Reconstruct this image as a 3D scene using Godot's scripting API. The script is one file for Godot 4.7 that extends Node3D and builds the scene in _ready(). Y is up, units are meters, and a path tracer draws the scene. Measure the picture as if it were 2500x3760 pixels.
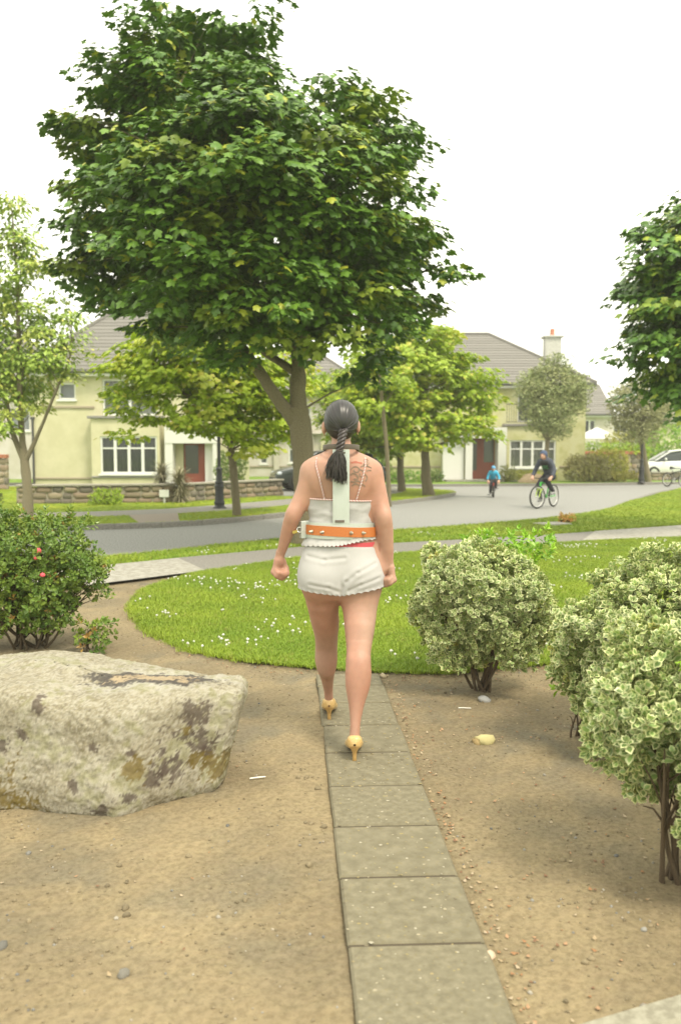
extends Node3D
# A garden path through a planted bed on a housing estate, a woman walking away along it.
# x right, y up, metres; the camera looks towards -z.

class MB:
	var v := PackedVector3Array()
	var n := PackedVector3Array()
	var c := PackedColorArray()
	var ix := PackedInt32Array()
	var col := Color(1, 1, 1)
	func add(p: Vector3, nn: Vector3) -> int:
		v.push_back(p); n.push_back(nn); c.push_back(col)
		return v.size() - 1
	func itri(i: int, j: int, k: int) -> void:
		var g: Vector3 = (v[k] - v[i]).cross(v[j] - v[i])
		ix.push_back(i)
		if g.dot(n[i] + n[j] + n[k]) < 0.0:
			ix.push_back(k); ix.push_back(j)
		else:
			ix.push_back(j); ix.push_back(k)
	func tri(a: Vector3, b: Vector3, d: Vector3, out := Vector3.ZERO) -> void:
		var g: Vector3 = (d - a).cross(b - a).normalized()
		if out != Vector3.ZERO and g.dot(out) < 0.0: g = -g
		var i = add(a, g); var j = add(b, g); var k = add(d, g)
		itri(i, j, k)
	func quad(a: Vector3, b: Vector3, d: Vector3, e: Vector3, out := Vector3.ZERO) -> void:
		var g: Vector3 = (d - a).cross(b - a)
		if g.length() < 1e-9: g = (e - a).cross(d - a)
		g = g.normalized()
		if out != Vector3.ZERO and g.dot(out) < 0.0: g = -g
		var i = add(a, g); var j = add(b, g); var k = add(d, g); var l = add(e, g)
		itri(i, j, k); itri(i, k, l)
	func box(ctr: Vector3, size: Vector3, b := Basis()) -> void:
		var h = size * 0.5
		for ax in 3:
			for s in [-1.0, 1.0]:
				var o = Vector3.ZERO; o[ax] = s * h[ax]
				var u = Vector3.ZERO; u[(ax + 1) % 3] = h[(ax + 1) % 3]
				var w = Vector3.ZERO; w[(ax + 2) % 3] = h[(ax + 2) % 3]
				quad(ctr + b * (o - u - w), ctr + b * (o + u - w), ctr + b * (o + u + w), ctr + b * (o - u + w), b * o)
	# box with chamfered edges
	func cbox(ctr: Vector3, size: Vector3, ch: float, b := Basis()) -> void:
		var h = size * 0.5
		var q = [Vector3(ch, 0, ch), Vector3(0, ch, 0)]
		var rings = [[h.x - ch, -h.y, h.z - ch], [h.x, -h.y + ch, h.z], [h.x, h.y - ch, h.z], [h.x - ch, h.y, h.z - ch]]
		for k in 3:
			var lo = rings[k]; var hi = rings[k + 1]
			for s in 4:
				var a0 = [[1, 1], [-1, 1], [-1, -1], [1, -1]][s]; var a1 = [[1, 1], [-1, 1], [-1, -1], [1, -1]][(s + 1) % 4]
				var p0 = Vector3(lo[0] * a0[0], lo[1], lo[2] * a0[1]); var p1 = Vector3(lo[0] * a1[0], lo[1], lo[2] * a1[1])
				var p2 = Vector3(hi[0] * a1[0], hi[1], hi[2] * a1[1]); var p3 = Vector3(hi[0] * a0[0], hi[1], hi[2] * a0[1])
				quad(ctr + b * p0, ctr + b * p1, ctr + b * p2, ctr + b * p3, b * (p0 + p1 + p2 + p3))
		for s in [0, 3]:
			var r = rings[s]
			quad(ctr + b * Vector3(r[0], r[1], r[2]), ctr + b * Vector3(-r[0], r[1], r[2]), ctr + b * Vector3(-r[0], r[1], -r[2]), ctr + b * Vector3(r[0], r[1], -r[2]), b * Vector3(0, r[1], 0))
	func tube(pts: Array, radii: Array, sides := 6, caps := true, flat := 1.0) -> void:
		var last: Vector3 = Vector3.ZERO
		var rows = []
		var side := Vector3.ZERO
		for i in pts.size():
			var t: Vector3 = (pts[min(i + 1, pts.size() - 1)] - pts[max(i - 1, 0)]).normalized()
			if side == Vector3.ZERO:
				side = t.cross(Vector3(0.31, 0.2, 0.93)).normalized()
			side = (side - t * side.dot(t)).normalized()
			var up = t.cross(side)
			var row = []
			for s in sides:
				var a = TAU * s / sides
				var o = side * cos(a) + up * sin(a) * flat
				row.append(add(pts[i] + o * radii[i], o.normalized()))
			rows.append(row)
		for i in rows.size() - 1:
			for s in sides:
				var e = (s + 1) % sides
				itri(rows[i][s], rows[i][e], rows[i + 1][e]); itri(rows[i][s], rows[i + 1][e], rows[i + 1][s])
		if caps:
			for e in [0, pts.size() - 1]:
				var t2: Vector3 = (pts[0] - pts[1]) if e == 0 else (pts[e] - pts[e - 1])
				for s in range(1, sides - 1):
					tri(v[rows[e][0]], v[rows[e][s]], v[rows[e][s + 1]], t2)
	func torus(ctr: Vector3, axis: Vector3, R: float, r: float, seg := 28, sides := 6, flat := 1.0) -> void:
		var u = axis.cross(Vector3(0.2, 0.93, 0.31)).normalized(); var w = axis.cross(u).normalized()
		var pts = []; var rr = []
		var rows = []
		for i in seg:
			var a = TAU * i / seg
			var d = u * cos(a) + w * sin(a)
			var row = []
			for s in sides:
				var b = TAU * s / sides
				var o = d * cos(b) + axis * sin(b) * flat
				row.append(add(ctr + d * R + o * r, o.normalized()))
			rows.append(row)
		for i in seg:
			for s in sides:
				var e = (s + 1) % sides; var j = (i + 1) % seg
				itri(rows[i][s], rows[i][e], rows[j][e]); itri(rows[i][s], rows[j][e], rows[j][s])
	# profile: [[radius, height], ...] turned about y
	func lathe(ctr: Vector3, prof: Array, sides := 12, b := Basis()) -> void:
		var g = []
		for p in prof:
			for s in sides:
				var a = TAU * s / sides
				g.append(ctr + b * Vector3(cos(a) * p[0], p[1], sin(a) * p[0]))
		grid(g, prof.size(), sides, true, ctr + b * Vector3(0, (prof[0][1] + prof[-1][1]) * 0.5, 0))
	# rows x cols points joined to a smooth sheet whose normals point away from ref
	func grid(p: Array, rows: int, cols: int, wrap: bool, ref: Vector3, cols_in: Array = []) -> void:
		var acc := PackedVector3Array(); acc.resize(rows * cols)
		var cm = cols if wrap else cols - 1
		for i in rows - 1:
			for j in cm:
				var a = i * cols + j; var b = i * cols + (j + 1) % cols; var d = (i + 1) * cols + (j + 1) % cols; var e = (i + 1) * cols + j
				var nn: Vector3 = (p[d] - p[a]).cross(p[e] - p[b])
				acc[a] += nn; acc[b] += nn; acc[d] += nn; acc[e] += nn
		var s := 0.0
		for i in rows * cols: s += acc[i].dot(p[i] - ref)
		var f = 1.0 if s >= 0.0 else -1.0
		var o = v.size()
		var keep = col
		for i in rows * cols:
			if cols_in.size() > 0: col = cols_in[i]
			add(p[i], (acc[i] * f).normalized() if acc[i].length() > 1e-12 else (p[i] - ref).normalized())
		col = keep
		for i in rows - 1:
			for j in cm:
				var a = o + i * cols + j; var b = o + i * cols + (j + 1) % cols; var d = o + (i + 1) * cols + (j + 1) % cols; var e = o + (i + 1) * cols + j
				if f > 0.0: ix.append_array(PackedInt32Array([a, d, b, a, e, d]))
				else: ix.append_array(PackedInt32Array([a, b, d, a, d, e]))
	func ball(ctr: Vector3, r: Vector3, seg := 10, b := Basis()) -> void:
		var g = []
		for i in seg + 1:
			var t = PI * i / seg
			for j in seg * 2:
				var a = PI * j / seg
				g.append(ctr + b * Vector3(sin(t) * cos(a) * r.x, cos(t) * r.y, sin(t) * sin(a) * r.z))
		grid(g, seg + 1, seg * 2, true, ctr)
	func poly(pts: PackedVector2Array, y: float) -> void:
		var t = Geometry2D.triangulate_polygon(pts)
		for i in range(0, t.size(), 3):
			tri(Vector3(pts[t[i]].x, y, pts[t[i]].y), Vector3(pts[t[i + 1]].x, y, pts[t[i + 1]].y), Vector3(pts[t[i + 2]].x, y, pts[t[i + 2]].y), Vector3.UP)
	func mesh() -> ArrayMesh:
		var a = []
		a.resize(Mesh.ARRAY_MAX)
		a[Mesh.ARRAY_VERTEX] = v; a[Mesh.ARRAY_NORMAL] = n; a[Mesh.ARRAY_COLOR] = c; a[Mesh.ARRAY_INDEX] = ix
		var m := ArrayMesh.new()
		m.add_surface_from_arrays(Mesh.PRIMITIVE_TRIANGLES, a)
		return m

var taken := {}
var rng := RandomNumberGenerator.new()
var M := {}
var noise := FastNoiseLite.new()

func numbered(called: String) -> String:
	if not taken.has(called):
		taken[called] = 0
		return called
	taken[called] += 1
	return "%s_%03d" % [called, taken[called]]
func V(a) -> Vector3: return Vector3(a[0], a[1], a[2])
func thing(called: String, label: String, category: String, at := Vector3.ZERO, turn := 0.0, group := "") -> Node3D:
	var o := Node3D.new(); o.name = numbered(called); add_child(o)
	o.position = at; o.rotation.y = turn
	o.set_meta("label", label); o.set_meta("category", category)
	if group != "": o.set_meta("group", group)
	return o
func obj(called: String, m, mat, parent: Node) -> MeshInstance3D:
	var o := MeshInstance3D.new()
	o.mesh = m.mesh() if m is MB else m
	o.material_override = mat
	o.name = called if parent != self else numbered(called)
	parent.add_child(o, true)
	return o
func struct(called: String, m, mat) -> MeshInstance3D:
	var o = obj(called, m, mat, self)
	o.set_meta("kind", "structure")
	return o
func single(called: String, m, mat, label: String, category: String, group := "") -> MeshInstance3D:
	var o = obj(called, m, mat, self)
	o.set_meta("label", label); o.set_meta("category", category)
	if group != "": o.set_meta("group", group)
	return o
func many(called: String, mesh, mat, xf: Array, cols: Array, parent: Node) -> MultiMeshInstance3D:
	var mm := MultiMesh.new()
	mm.transform_format = MultiMesh.TRANSFORM_3D
	mm.use_colors = true
	mm.mesh = mesh.mesh() if mesh is MB else mesh
	mm.instance_count = xf.size()
	for i in xf.size():
		mm.set_instance_transform(i, xf[i]); mm.set_instance_color(i, cols[i])
	var o := MultiMeshInstance3D.new()
	o.multimesh = mm; o.material_override = mat
	o.name = called if parent != self else numbered(called)
	parent.add_child(o, true)
	return o
func lin(r, g, b) -> Color: return Color(r, g, b).linear_to_srgb()
func mat(r, g, b, rough := 0.8, metal := 0.0) -> StandardMaterial3D:
	var m := StandardMaterial3D.new()
	m.albedo_color = lin(r, g, b); m.roughness = rough; m.metallic = metal
	return m
func vmat(rough := 0.8) -> StandardMaterial3D:
	var m := StandardMaterial3D.new()
	m.vertex_color_use_as_albedo = true; m.roughness = rough
	return m
func noise_tex(freq: float, stops: Array, sd: int, size := 512, kind := FastNoiseLite.TYPE_SIMPLEX_SMOOTH, oct := 5) -> NoiseTexture2D:
	var f := FastNoiseLite.new()
	f.noise_type = kind; f.frequency = freq; f.seed = sd; f.fractal_octaves = oct; f.fractal_gain = 0.6
	var t := NoiseTexture2D.new()
	t.width = size; t.height = size; t.seamless = true; t.noise = f
	if stops.size() > 0:
		var g := Gradient.new()
		var offs := PackedFloat32Array(); var cs := PackedColorArray()
		for s in stops:
			offs.push_back(s[0]); cs.push_back(lin(s[1], s[2], s[3]))
		g.offsets = offs; g.colors = cs
		t.color_ramp = g
	return t
# colour noise repeated every 1/scale metres, with relief of bump cm
func nmat(stops: Array, freq: float, scale: float, sd: int, rough := 0.9, bump := 0.0, bfreq := 0.05, vc := false) -> StandardMaterial3D:
	var m := StandardMaterial3D.new()
	m.albedo_texture = noise_tex(freq, stops, sd)
	m.roughness = rough
	m.uv1_triplanar = true; m.uv1_world_triplanar = true; m.uv1_scale = Vector3.ONE * scale
	m.vertex_color_use_as_albedo = vc
	if bump > 0.0:
		m.heightmap_enabled = true; m.heightmap_scale = bump
		m.heightmap_texture = noise_tex(bfreq, [], sd + 7)
	return m
func leaf_mat(rough := 0.5, back := 0.5) -> StandardMaterial3D:
	var m := vmat(rough)
	m.backlight_enabled = true; m.backlight = Color(back, back, back * 0.6)
	m.cull_mode = BaseMaterial3D.CULL_DISABLED
	return m
func rnd(a: float, b: float) -> float: return rng.randf_range(a, b)
func rdir() -> Vector3:
	var z = rnd(-1, 1); var a = rnd(0, TAU); var r = sqrt(1 - z * z)
	return Vector3(cos(a) * r, z, sin(a) * r)
# a basis whose y runs along the leaf and whose z is the leaf's upper face
func leaf_basis(along: Vector3, face: Vector3, s: float) -> Basis:
	var y = along.normalized()
	var z = (face - y * face.dot(y))
	z = z.normalized() if z.length() > 1e-4 else y.cross(Vector3(0.3, 0.5, 0.8)).normalized()
	return Basis(y.cross(z) * s, y * s, z * s)

# ---- bodies: smooth union of tapered capsules, ellipsoids and a lofted trunk, meshed as surface nets
# capsule [0, ax,ay,az, bx,by,bz, ra, rb], ellipsoid [1, x,y,z, rx,ry,rz, turn about x], loft [2, rows of [y, cx, cz, halfwidth, halfdepth]]
func prim_d(q: Array, p: Vector3) -> float:
	if q[0] == 0:
		var a: Vector3 = q[1]; var ab: Vector3 = q[2] - a
		var t = clampf((p - a).dot(ab) / maxf(ab.length_squared(), 1e-9), 0.0, 1.0)
		return p.distance_to(a + ab * t) - lerpf(q[3], q[4], t)
	if q[0] == 1:
		var r: Vector3 = q[2]
		var l: Vector3 = p - q[1]
		if q.size() > 3: l = (q[3] as Basis) * l
		var k0 = (l / r).length()
		var k1 = (l / (r * r)).length()
		return k0 * (k0 - 1.0) / maxf(k1, 1e-6)
	if q[0] == 3: return chain_d(q, p)
	var rows: Array = q[1]
	var y = p.y
	var cap := 0.0
	var last = rows.size() - 1
	if y > rows[0][0]: cap = y - rows[0][0]; y = rows[0][0]
	if y < rows[last][0]: cap = rows[last][0] - y; y = rows[last][0]
	var i = 0
	while i < last - 1 and y < rows[i + 1][0]: i += 1
	var a0 = rows[i]; var a1 = rows[i + 1]
	var f: float = (a0[0] - y) / (a0[0] - a1[0])
	var am = rows[max(i - 1, 0)]; var ap = rows[min(i + 2, last)]
	var hw = cubic_interpolate(a0[3], a1[3], am[3], ap[3], f); var hd = cubic_interpolate(a0[4], a1[4], am[4], ap[4], f)
	var dx = p.x - lerpf(a0[1], a1[1], f); var dz = p.z - lerpf(a0[2], a1[2], f)
	var k = pow(pow(absf(dx) / hw, 2.3) + pow(absf(dz) / hd, 2.3), 1.0 / 2.3)
	var d = (k - 1.0) * hd
	return maxf(d, 0.0) + cap if cap > 0.0 else d
func prim_box(q: Array) -> AABB:
	if q[0] == 0:
		var r = maxf(q[3], q[4])
		return AABB(q[1], Vector3.ZERO).expand(q[2]).grow(r)
	if q[0] == 1:
		var r2: Vector3 = q[2]
		var m = maxf(r2.x, maxf(r2.y, r2.z))
		return AABB(q[1] - r2, r2 * 2.0) if q.size() < 4 else AABB(q[1] - Vector3.ONE * m, Vector3.ONE * 2.0 * m)
	if q[0] == 3:
		var bc := AABB(q[1][0], Vector3.ZERO)
		for i in q[1].size(): bc = bc.merge(AABB(q[1][i], Vector3.ZERO).grow(q[2][i]))
		return bc
	var b := AABB(Vector3(q[1][0][1], q[1][0][0], q[1][0][2]), Vector3.ZERO)
	for w in q[1]:
		b = b.expand(Vector3(w[1] + w[3], w[0], w[2] + w[4])).expand(Vector3(w[1] - w[3], w[0], w[2] - w[4]))
	return b
func field(prims: Array, k: float, p: Vector3) -> float:
	var s := 0.0
	for q in prims: s += exp(-k * clampf(prim_d(q, p), -0.3, 0.5))
	return -log(maxf(s, 1e-30)) / k
func nets(m: MB, prims: Array, cell: float, k: float, colour: Callable) -> void:
	var bb: AABB = prim_box(prims[0])
	for q in prims: bb = bb.merge(prim_box(q))
	bb = bb.grow(cell * 3.0)
	var nx = int(bb.size.x / cell) + 2; var ny = int(bb.size.y / cell) + 2; var nz = int(bb.size.z / cell) + 2
	var o = bb.position
	var f := PackedFloat32Array(); f.resize(nx * ny * nz)
	var reach = maxf(4.0 / k, cell * 2.0)
	for q in prims:
		var b: AABB = prim_box(q).grow(reach)
		var i0 = max(0, int((b.position.x - o.x) / cell)); var i1 = min(nx - 1, int((b.end.x - o.x) / cell) + 1)
		var j0 = max(0, int((b.position.y - o.y) / cell)); var j1 = min(ny - 1, int((b.end.y - o.y) / cell) + 1)
		var k0 = max(0, int((b.position.z - o.z) / cell)); var k1 = min(nz - 1, int((b.end.z - o.z) / cell) + 1)
		for j in range(j0, j1 + 1):
			for l in range(k0, k1 + 1):
				var row = (j * nz + l) * nx
				for i in range(i0, i1 + 1):
					var d = prim_d(q, o + Vector3(i, j, l) * cell)
					if d < reach: f[row + i] += exp(-k * maxf(d, -0.1))
	for i in f.size(): f[i] = -log(maxf(f[i], 1e-6)) / k
	var id := PackedInt32Array(); id.resize(nx * ny * nz); id.fill(-1)
	var sx = 1; var sz = nx; var sy = nx * nz
	var offs = [0, sx, sz, sx + sz, sy, sy + sx, sy + sz, sy + sx + sz]
	var corner = [Vector3(0, 0, 0), Vector3(1, 0, 0), Vector3(0, 0, 1), Vector3(1, 0, 1), Vector3(0, 1, 0), Vector3(1, 1, 0), Vector3(0, 1, 1), Vector3(1, 1, 1)]
	var edges = [[0, 1], [2, 3], [4, 5], [6, 7], [0, 2], [1, 3], [4, 6], [5, 7], [0, 4], [1, 5], [2, 6], [3, 7]]
	for j in ny - 1:
		for l in nz - 1:
			var row = j * sy + l * sz
			for i in nx - 1:
				var c0 = row + i
				var s0 = f[c0] < 0.0
				if (f[c0 + sx] < 0.0) == s0 and (f[c0 + sz] < 0.0) == s0 and (f[c0 + sy] < 0.0) == s0 and (f[c0 + sx + sz] < 0.0) == s0 and (f[c0 + sy + sx] < 0.0) == s0 and (f[c0 + sy + sz] < 0.0) == s0 and (f[c0 + sx + sy + sz] < 0.0) == s0: continue
				var sum := Vector3.ZERO; var cnt := 0
				for e in edges:
					var fa = f[c0 + offs[e[0]]]; var fb = f[c0 + offs[e[1]]]
					if (fa < 0.0) != (fb < 0.0):
						var t = fa / (fa - fb)
						sum += (corner[e[0]] as Vector3).lerp(corner[e[1]], t); cnt += 1
				var g := Vector3.ZERO
				for q in 8: g += (corner[q] * 2.0 - Vector3.ONE) * f[c0 + offs[q]]
				var p = o + (Vector3(i, j, l) + sum / cnt) * cell
				m.col = colour.call(p)
				id[c0] = m.add(p, g.normalized())
	for j in range(1, ny - 1):
		for l in range(1, nz - 1):
			for i in range(1, nx - 1):
				var c0 = j * sy + l * sz + i
				var s0 = f[c0] < 0.0
				if (f[c0 + sx] < 0.0) != s0: _q(m, id, c0, c0 - sy, c0 - sy - sz, c0 - sz)
				if (f[c0 + sy] < 0.0) != s0: _q(m, id, c0, c0 - sx, c0 - sx - sz, c0 - sz)
				if (f[c0 + sz] < 0.0) != s0: _q(m, id, c0, c0 - sx, c0 - sx - sy, c0 - sy)
func _q(m: MB, id: PackedInt32Array, a: int, b: int, d: int, e: int) -> void:
	if id[a] < 0 or id[b] < 0 or id[d] < 0 or id[e] < 0: return
	m.itri(id[a], id[b], id[d]); m.itri(id[a], id[d], id[e])

# ---- plan of the place, as [x, z]
const KERB_NEAR = [[-40, 12], [-14, -3.5], [-6, -9.2], [-3.2, -11.7], [-2.47, -12.46], [-1.04, -13.97], [1.17, -15.54], [2.7, -16.6], [4.3, -17.94], [6.57, -20.76], [8.3, -24.2], [12.8, -31.9], [19, -36.5], [40, -42]]
const PATH_FAR = [[-40, 14.5], [-14, -1.6], [-6, -7.9], [-2.97, -10.75], [-2.25, -11.47], [-0.62, -12.79], [1.0, -13.39], [3.41, -14.53], [6.63, -16.42], [10.5, -20.5], [15, -28], [21, -33], [40, -38.5]]
const PATH_NEAR = [[-40, 16.5], [-14, 0.4], [-6, -6.2], [-2.61, -9.26], [-1.64, -10.25], [-0.57, -11.45], [0.9, -12.05], [3.18, -13.25], [5.73, -14.2], [8.2, -16.2], [12, -20], [17, -27], [23, -31], [40, -36]]
const LAWN_EDGE = [[-1.64, -10.25], [-1.95, -9.4], [-2.05, -8.9], [-2.0, -8.2], [-1.9, -7.7], [-1.55, -6.8], [-1.14, -6.2], [-0.69, -5.88], [-0.25, -5.74], [0.19, -5.6], [0.63, -5.56], [1.41, -5.8], [2.25, -6.2], [4, -6.8], [8, -7.4], [14, -8]]
const KERB_LEFT = [[-60, -8], [-14, -13.8], [-9, -15.2], [-4.57, -16.6], [-2.92, -17.5], [-1.44, -19.4], [0.1, -21.8], [1.43, -23.9], [2.6, -25.9], [3.5, -27.7], [3.95, -29.0], [4.0, -30.2], [3.6, -31.2], [2.8, -31.9], [1.5, -32.3], [-8, -33.2], [-60, -36]]
const KERB_HOUSE = [[-60, -40], [-8, -36.6], [1.9, -35.6], [5.8, -36.0], [9.6, -36.4], [15.3, -38.2], [24, -41], [60, -50]]

func p2(a: Array) -> PackedVector2Array:
	var r := PackedVector2Array()
	for q in a: r.push_back(Vector2(q[0], q[1]))
	return r
func rev(a: Array) -> Array:
	var b = a.duplicate(); b.reverse(); return b
# kerb stones set end to end along a line; up = height of their tops, w = width
func kerb_line(called: String, pts: Array, up: float, low: float, w: float, side: float, m, len := 0.92) -> void:
	var root := Node3D.new(); root.name = called; add_child(root); root.set_meta("kind", "structure")
	var cu := Curve3D.new()
	for i in pts.size():
		var p = Vector3(pts[i][0], 0, pts[i][1])
		var t = Vector3.ZERO
		if i > 0 and i < pts.size() - 1: t = (Vector3(pts[i + 1][0], 0, pts[i + 1][1]) - Vector3(pts[i - 1][0], 0, pts[i - 1][1])) * 0.16
		cu.add_point(p, -t, t)
	var total = cu.get_baked_length()
	var s = 0.0
	while s < total:
		var a = cu.sample_baked(s); var b = cu.sample_baked(minf(s + len, total))
		s += len
		var mid = (a + b) * 0.5
		if -mid.z < 0.5 or absf(mid.x) > -mid.z * 0.46 + 2.0: continue
		var t = (b - a).normalized()
		var bs = Basis(t, Vector3.UP, t.cross(Vector3.UP))
		var k := MB.new()
		k.cbox(Vector3.ZERO, Vector3(a.distance_to(b) - 0.008, up - low, w), 0.015)
		var o = obj("kerb_stone", k, m, root)
		o.transform = Transform3D(bs, mid + Vector3(0, (up + low) * 0.5 + rnd(-0.003, 0.003), 0) + bs.z * side * w * 0.5)

func tuft(blades: int, w: float, spread: float) -> MB:
	var m := MB.new()
	for i in blades:
		var a = rnd(0, TAU); var r = rnd(0, spread)
		var b = Vector3(cos(a) * r, -0.1, sin(a) * r)
		var la = rnd(0, TAU); var lean = rnd(0.15, 0.9)
		var ld = Vector3(cos(la), 0, sin(la))
		var sd = Vector3(-ld.z, 0, ld.x).rotated(Vector3.UP, rnd(-0.7, 0.7)) * w * rnd(0.7, 1.2)
		var h = rnd(0.6, 1.0)
		var mid = b + Vector3(0, h * 0.6, 0) + ld * lean * 0.3
		var tip = b + Vector3(0, h, 0) + ld * lean
		var g = rnd(0.8, 1.15)
		m.col = Color(g * rnd(0.9, 1.2), g, g * 0.8)
		m.quad(b - sd, b + sd, mid + sd * 0.7, mid - sd * 0.7)
		m.tri(mid - sd * 0.7, mid + sd * 0.7, tip)
	return m
func grass(called: String, label: String, polys: Array, holes: Array, y: float, dens: float, h: float, c0: Color, c1: Color) -> void:
	var xf = []; var cs = []
	for pl in polys:
		var pp: PackedVector2Array = pl
		var lo = pp[0]; var hi = pp[0]
		for q in pp: lo = lo.min(q); hi = hi.max(q)
		lo = lo.max(Vector2(-16, -36)); hi = hi.min(Vector2(16, -4))
		var step = 1.0 / sqrt(dens)
		var z = lo.y
		while z < hi.y:
			var reach = -z * 0.43 + 0.4
			var x = maxf(lo.x, -reach)
			while x < minf(hi.x, reach):
				var p = Vector2(x + rnd(0, step), z + rnd(0, step))
				x += step
				if not Geometry2D.is_point_in_polygon(p + Vector2(rnd(-0.03, 0.03), rnd(-0.03, 0.03)), pp): continue
				var skip = false
				for ho in holes:
					if Geometry2D.is_point_in_polygon(p, ho): skip = true; break
				if skip: continue
				var q = noise.get_noise_2d(p.x * 55.0, p.y * 55.0) * 0.5 + 0.5
				var q2 = noise.get_noise_2d(p.x * 14.0 + 500.0, p.y * 14.0) * 0.5 + 0.5
				var s = h * rnd(0.65, 1.1) * (0.6 + q2 * 0.8)
				xf.append(Transform3D(Basis(Vector3.UP, rnd(0, TAU)).scaled(Vector3(s * 1.1, s, s * 1.1)), Vector3(p.x, y, p.y)))
				var c = c0.lerp(c1, clampf(q * 0.9 + q2 * 0.5 - 0.2 + rnd(-0.12, 0.12), 0, 1))
				if rng.randf() < 0.035: c = c.lerp(Color(0.32, 0.27, 0.1), 0.6)
				cs.append(c)
			z += step
	var o = many(called, tuft(9, 0.045, 0.55), leaf_mat(0.6, 0.35), xf, cs, self)
	o.set_meta("kind", "stuff"); o.set_meta("label", label); o.set_meta("category", "grass")

func pebble(sd: int, flat: float) -> MB:
	var m := MB.new()
	var g = []
	for i in 6:
		var t = PI * i / 5
		for j in 8:
			var a = TAU * j / 8
			var d = Vector3(sin(t) * cos(a), cos(t), sin(t) * sin(a))
			var r = 1.0 + 0.5 * noise.get_noise_3d(d.x * 60.0 + sd * 91.0, d.y * 60.0, d.z * 60.0)
			g.append(d * r * Vector3(1, flat, 0.8))
	m.grid(g, 6, 8, true, Vector3.ZERO)
	return m
func soil_y(x: float, z: float) -> float:
	var off = absf(x - (0.048 + (z + 5.481) * 0.058))
	return -0.04 * smoothstep(0.203, 0.16, off) * (1.0 if z > -5.48 else 0.0) + noise.get_noise_2d(x * 22.0, z * 22.0) * 0.022 + noise.get_noise_2d(x * 120.0, z * 120.0) * 0.009 + noise.get_noise_2d(x * 420.0 + 90.0, z * 420.0) * 0.005

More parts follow.
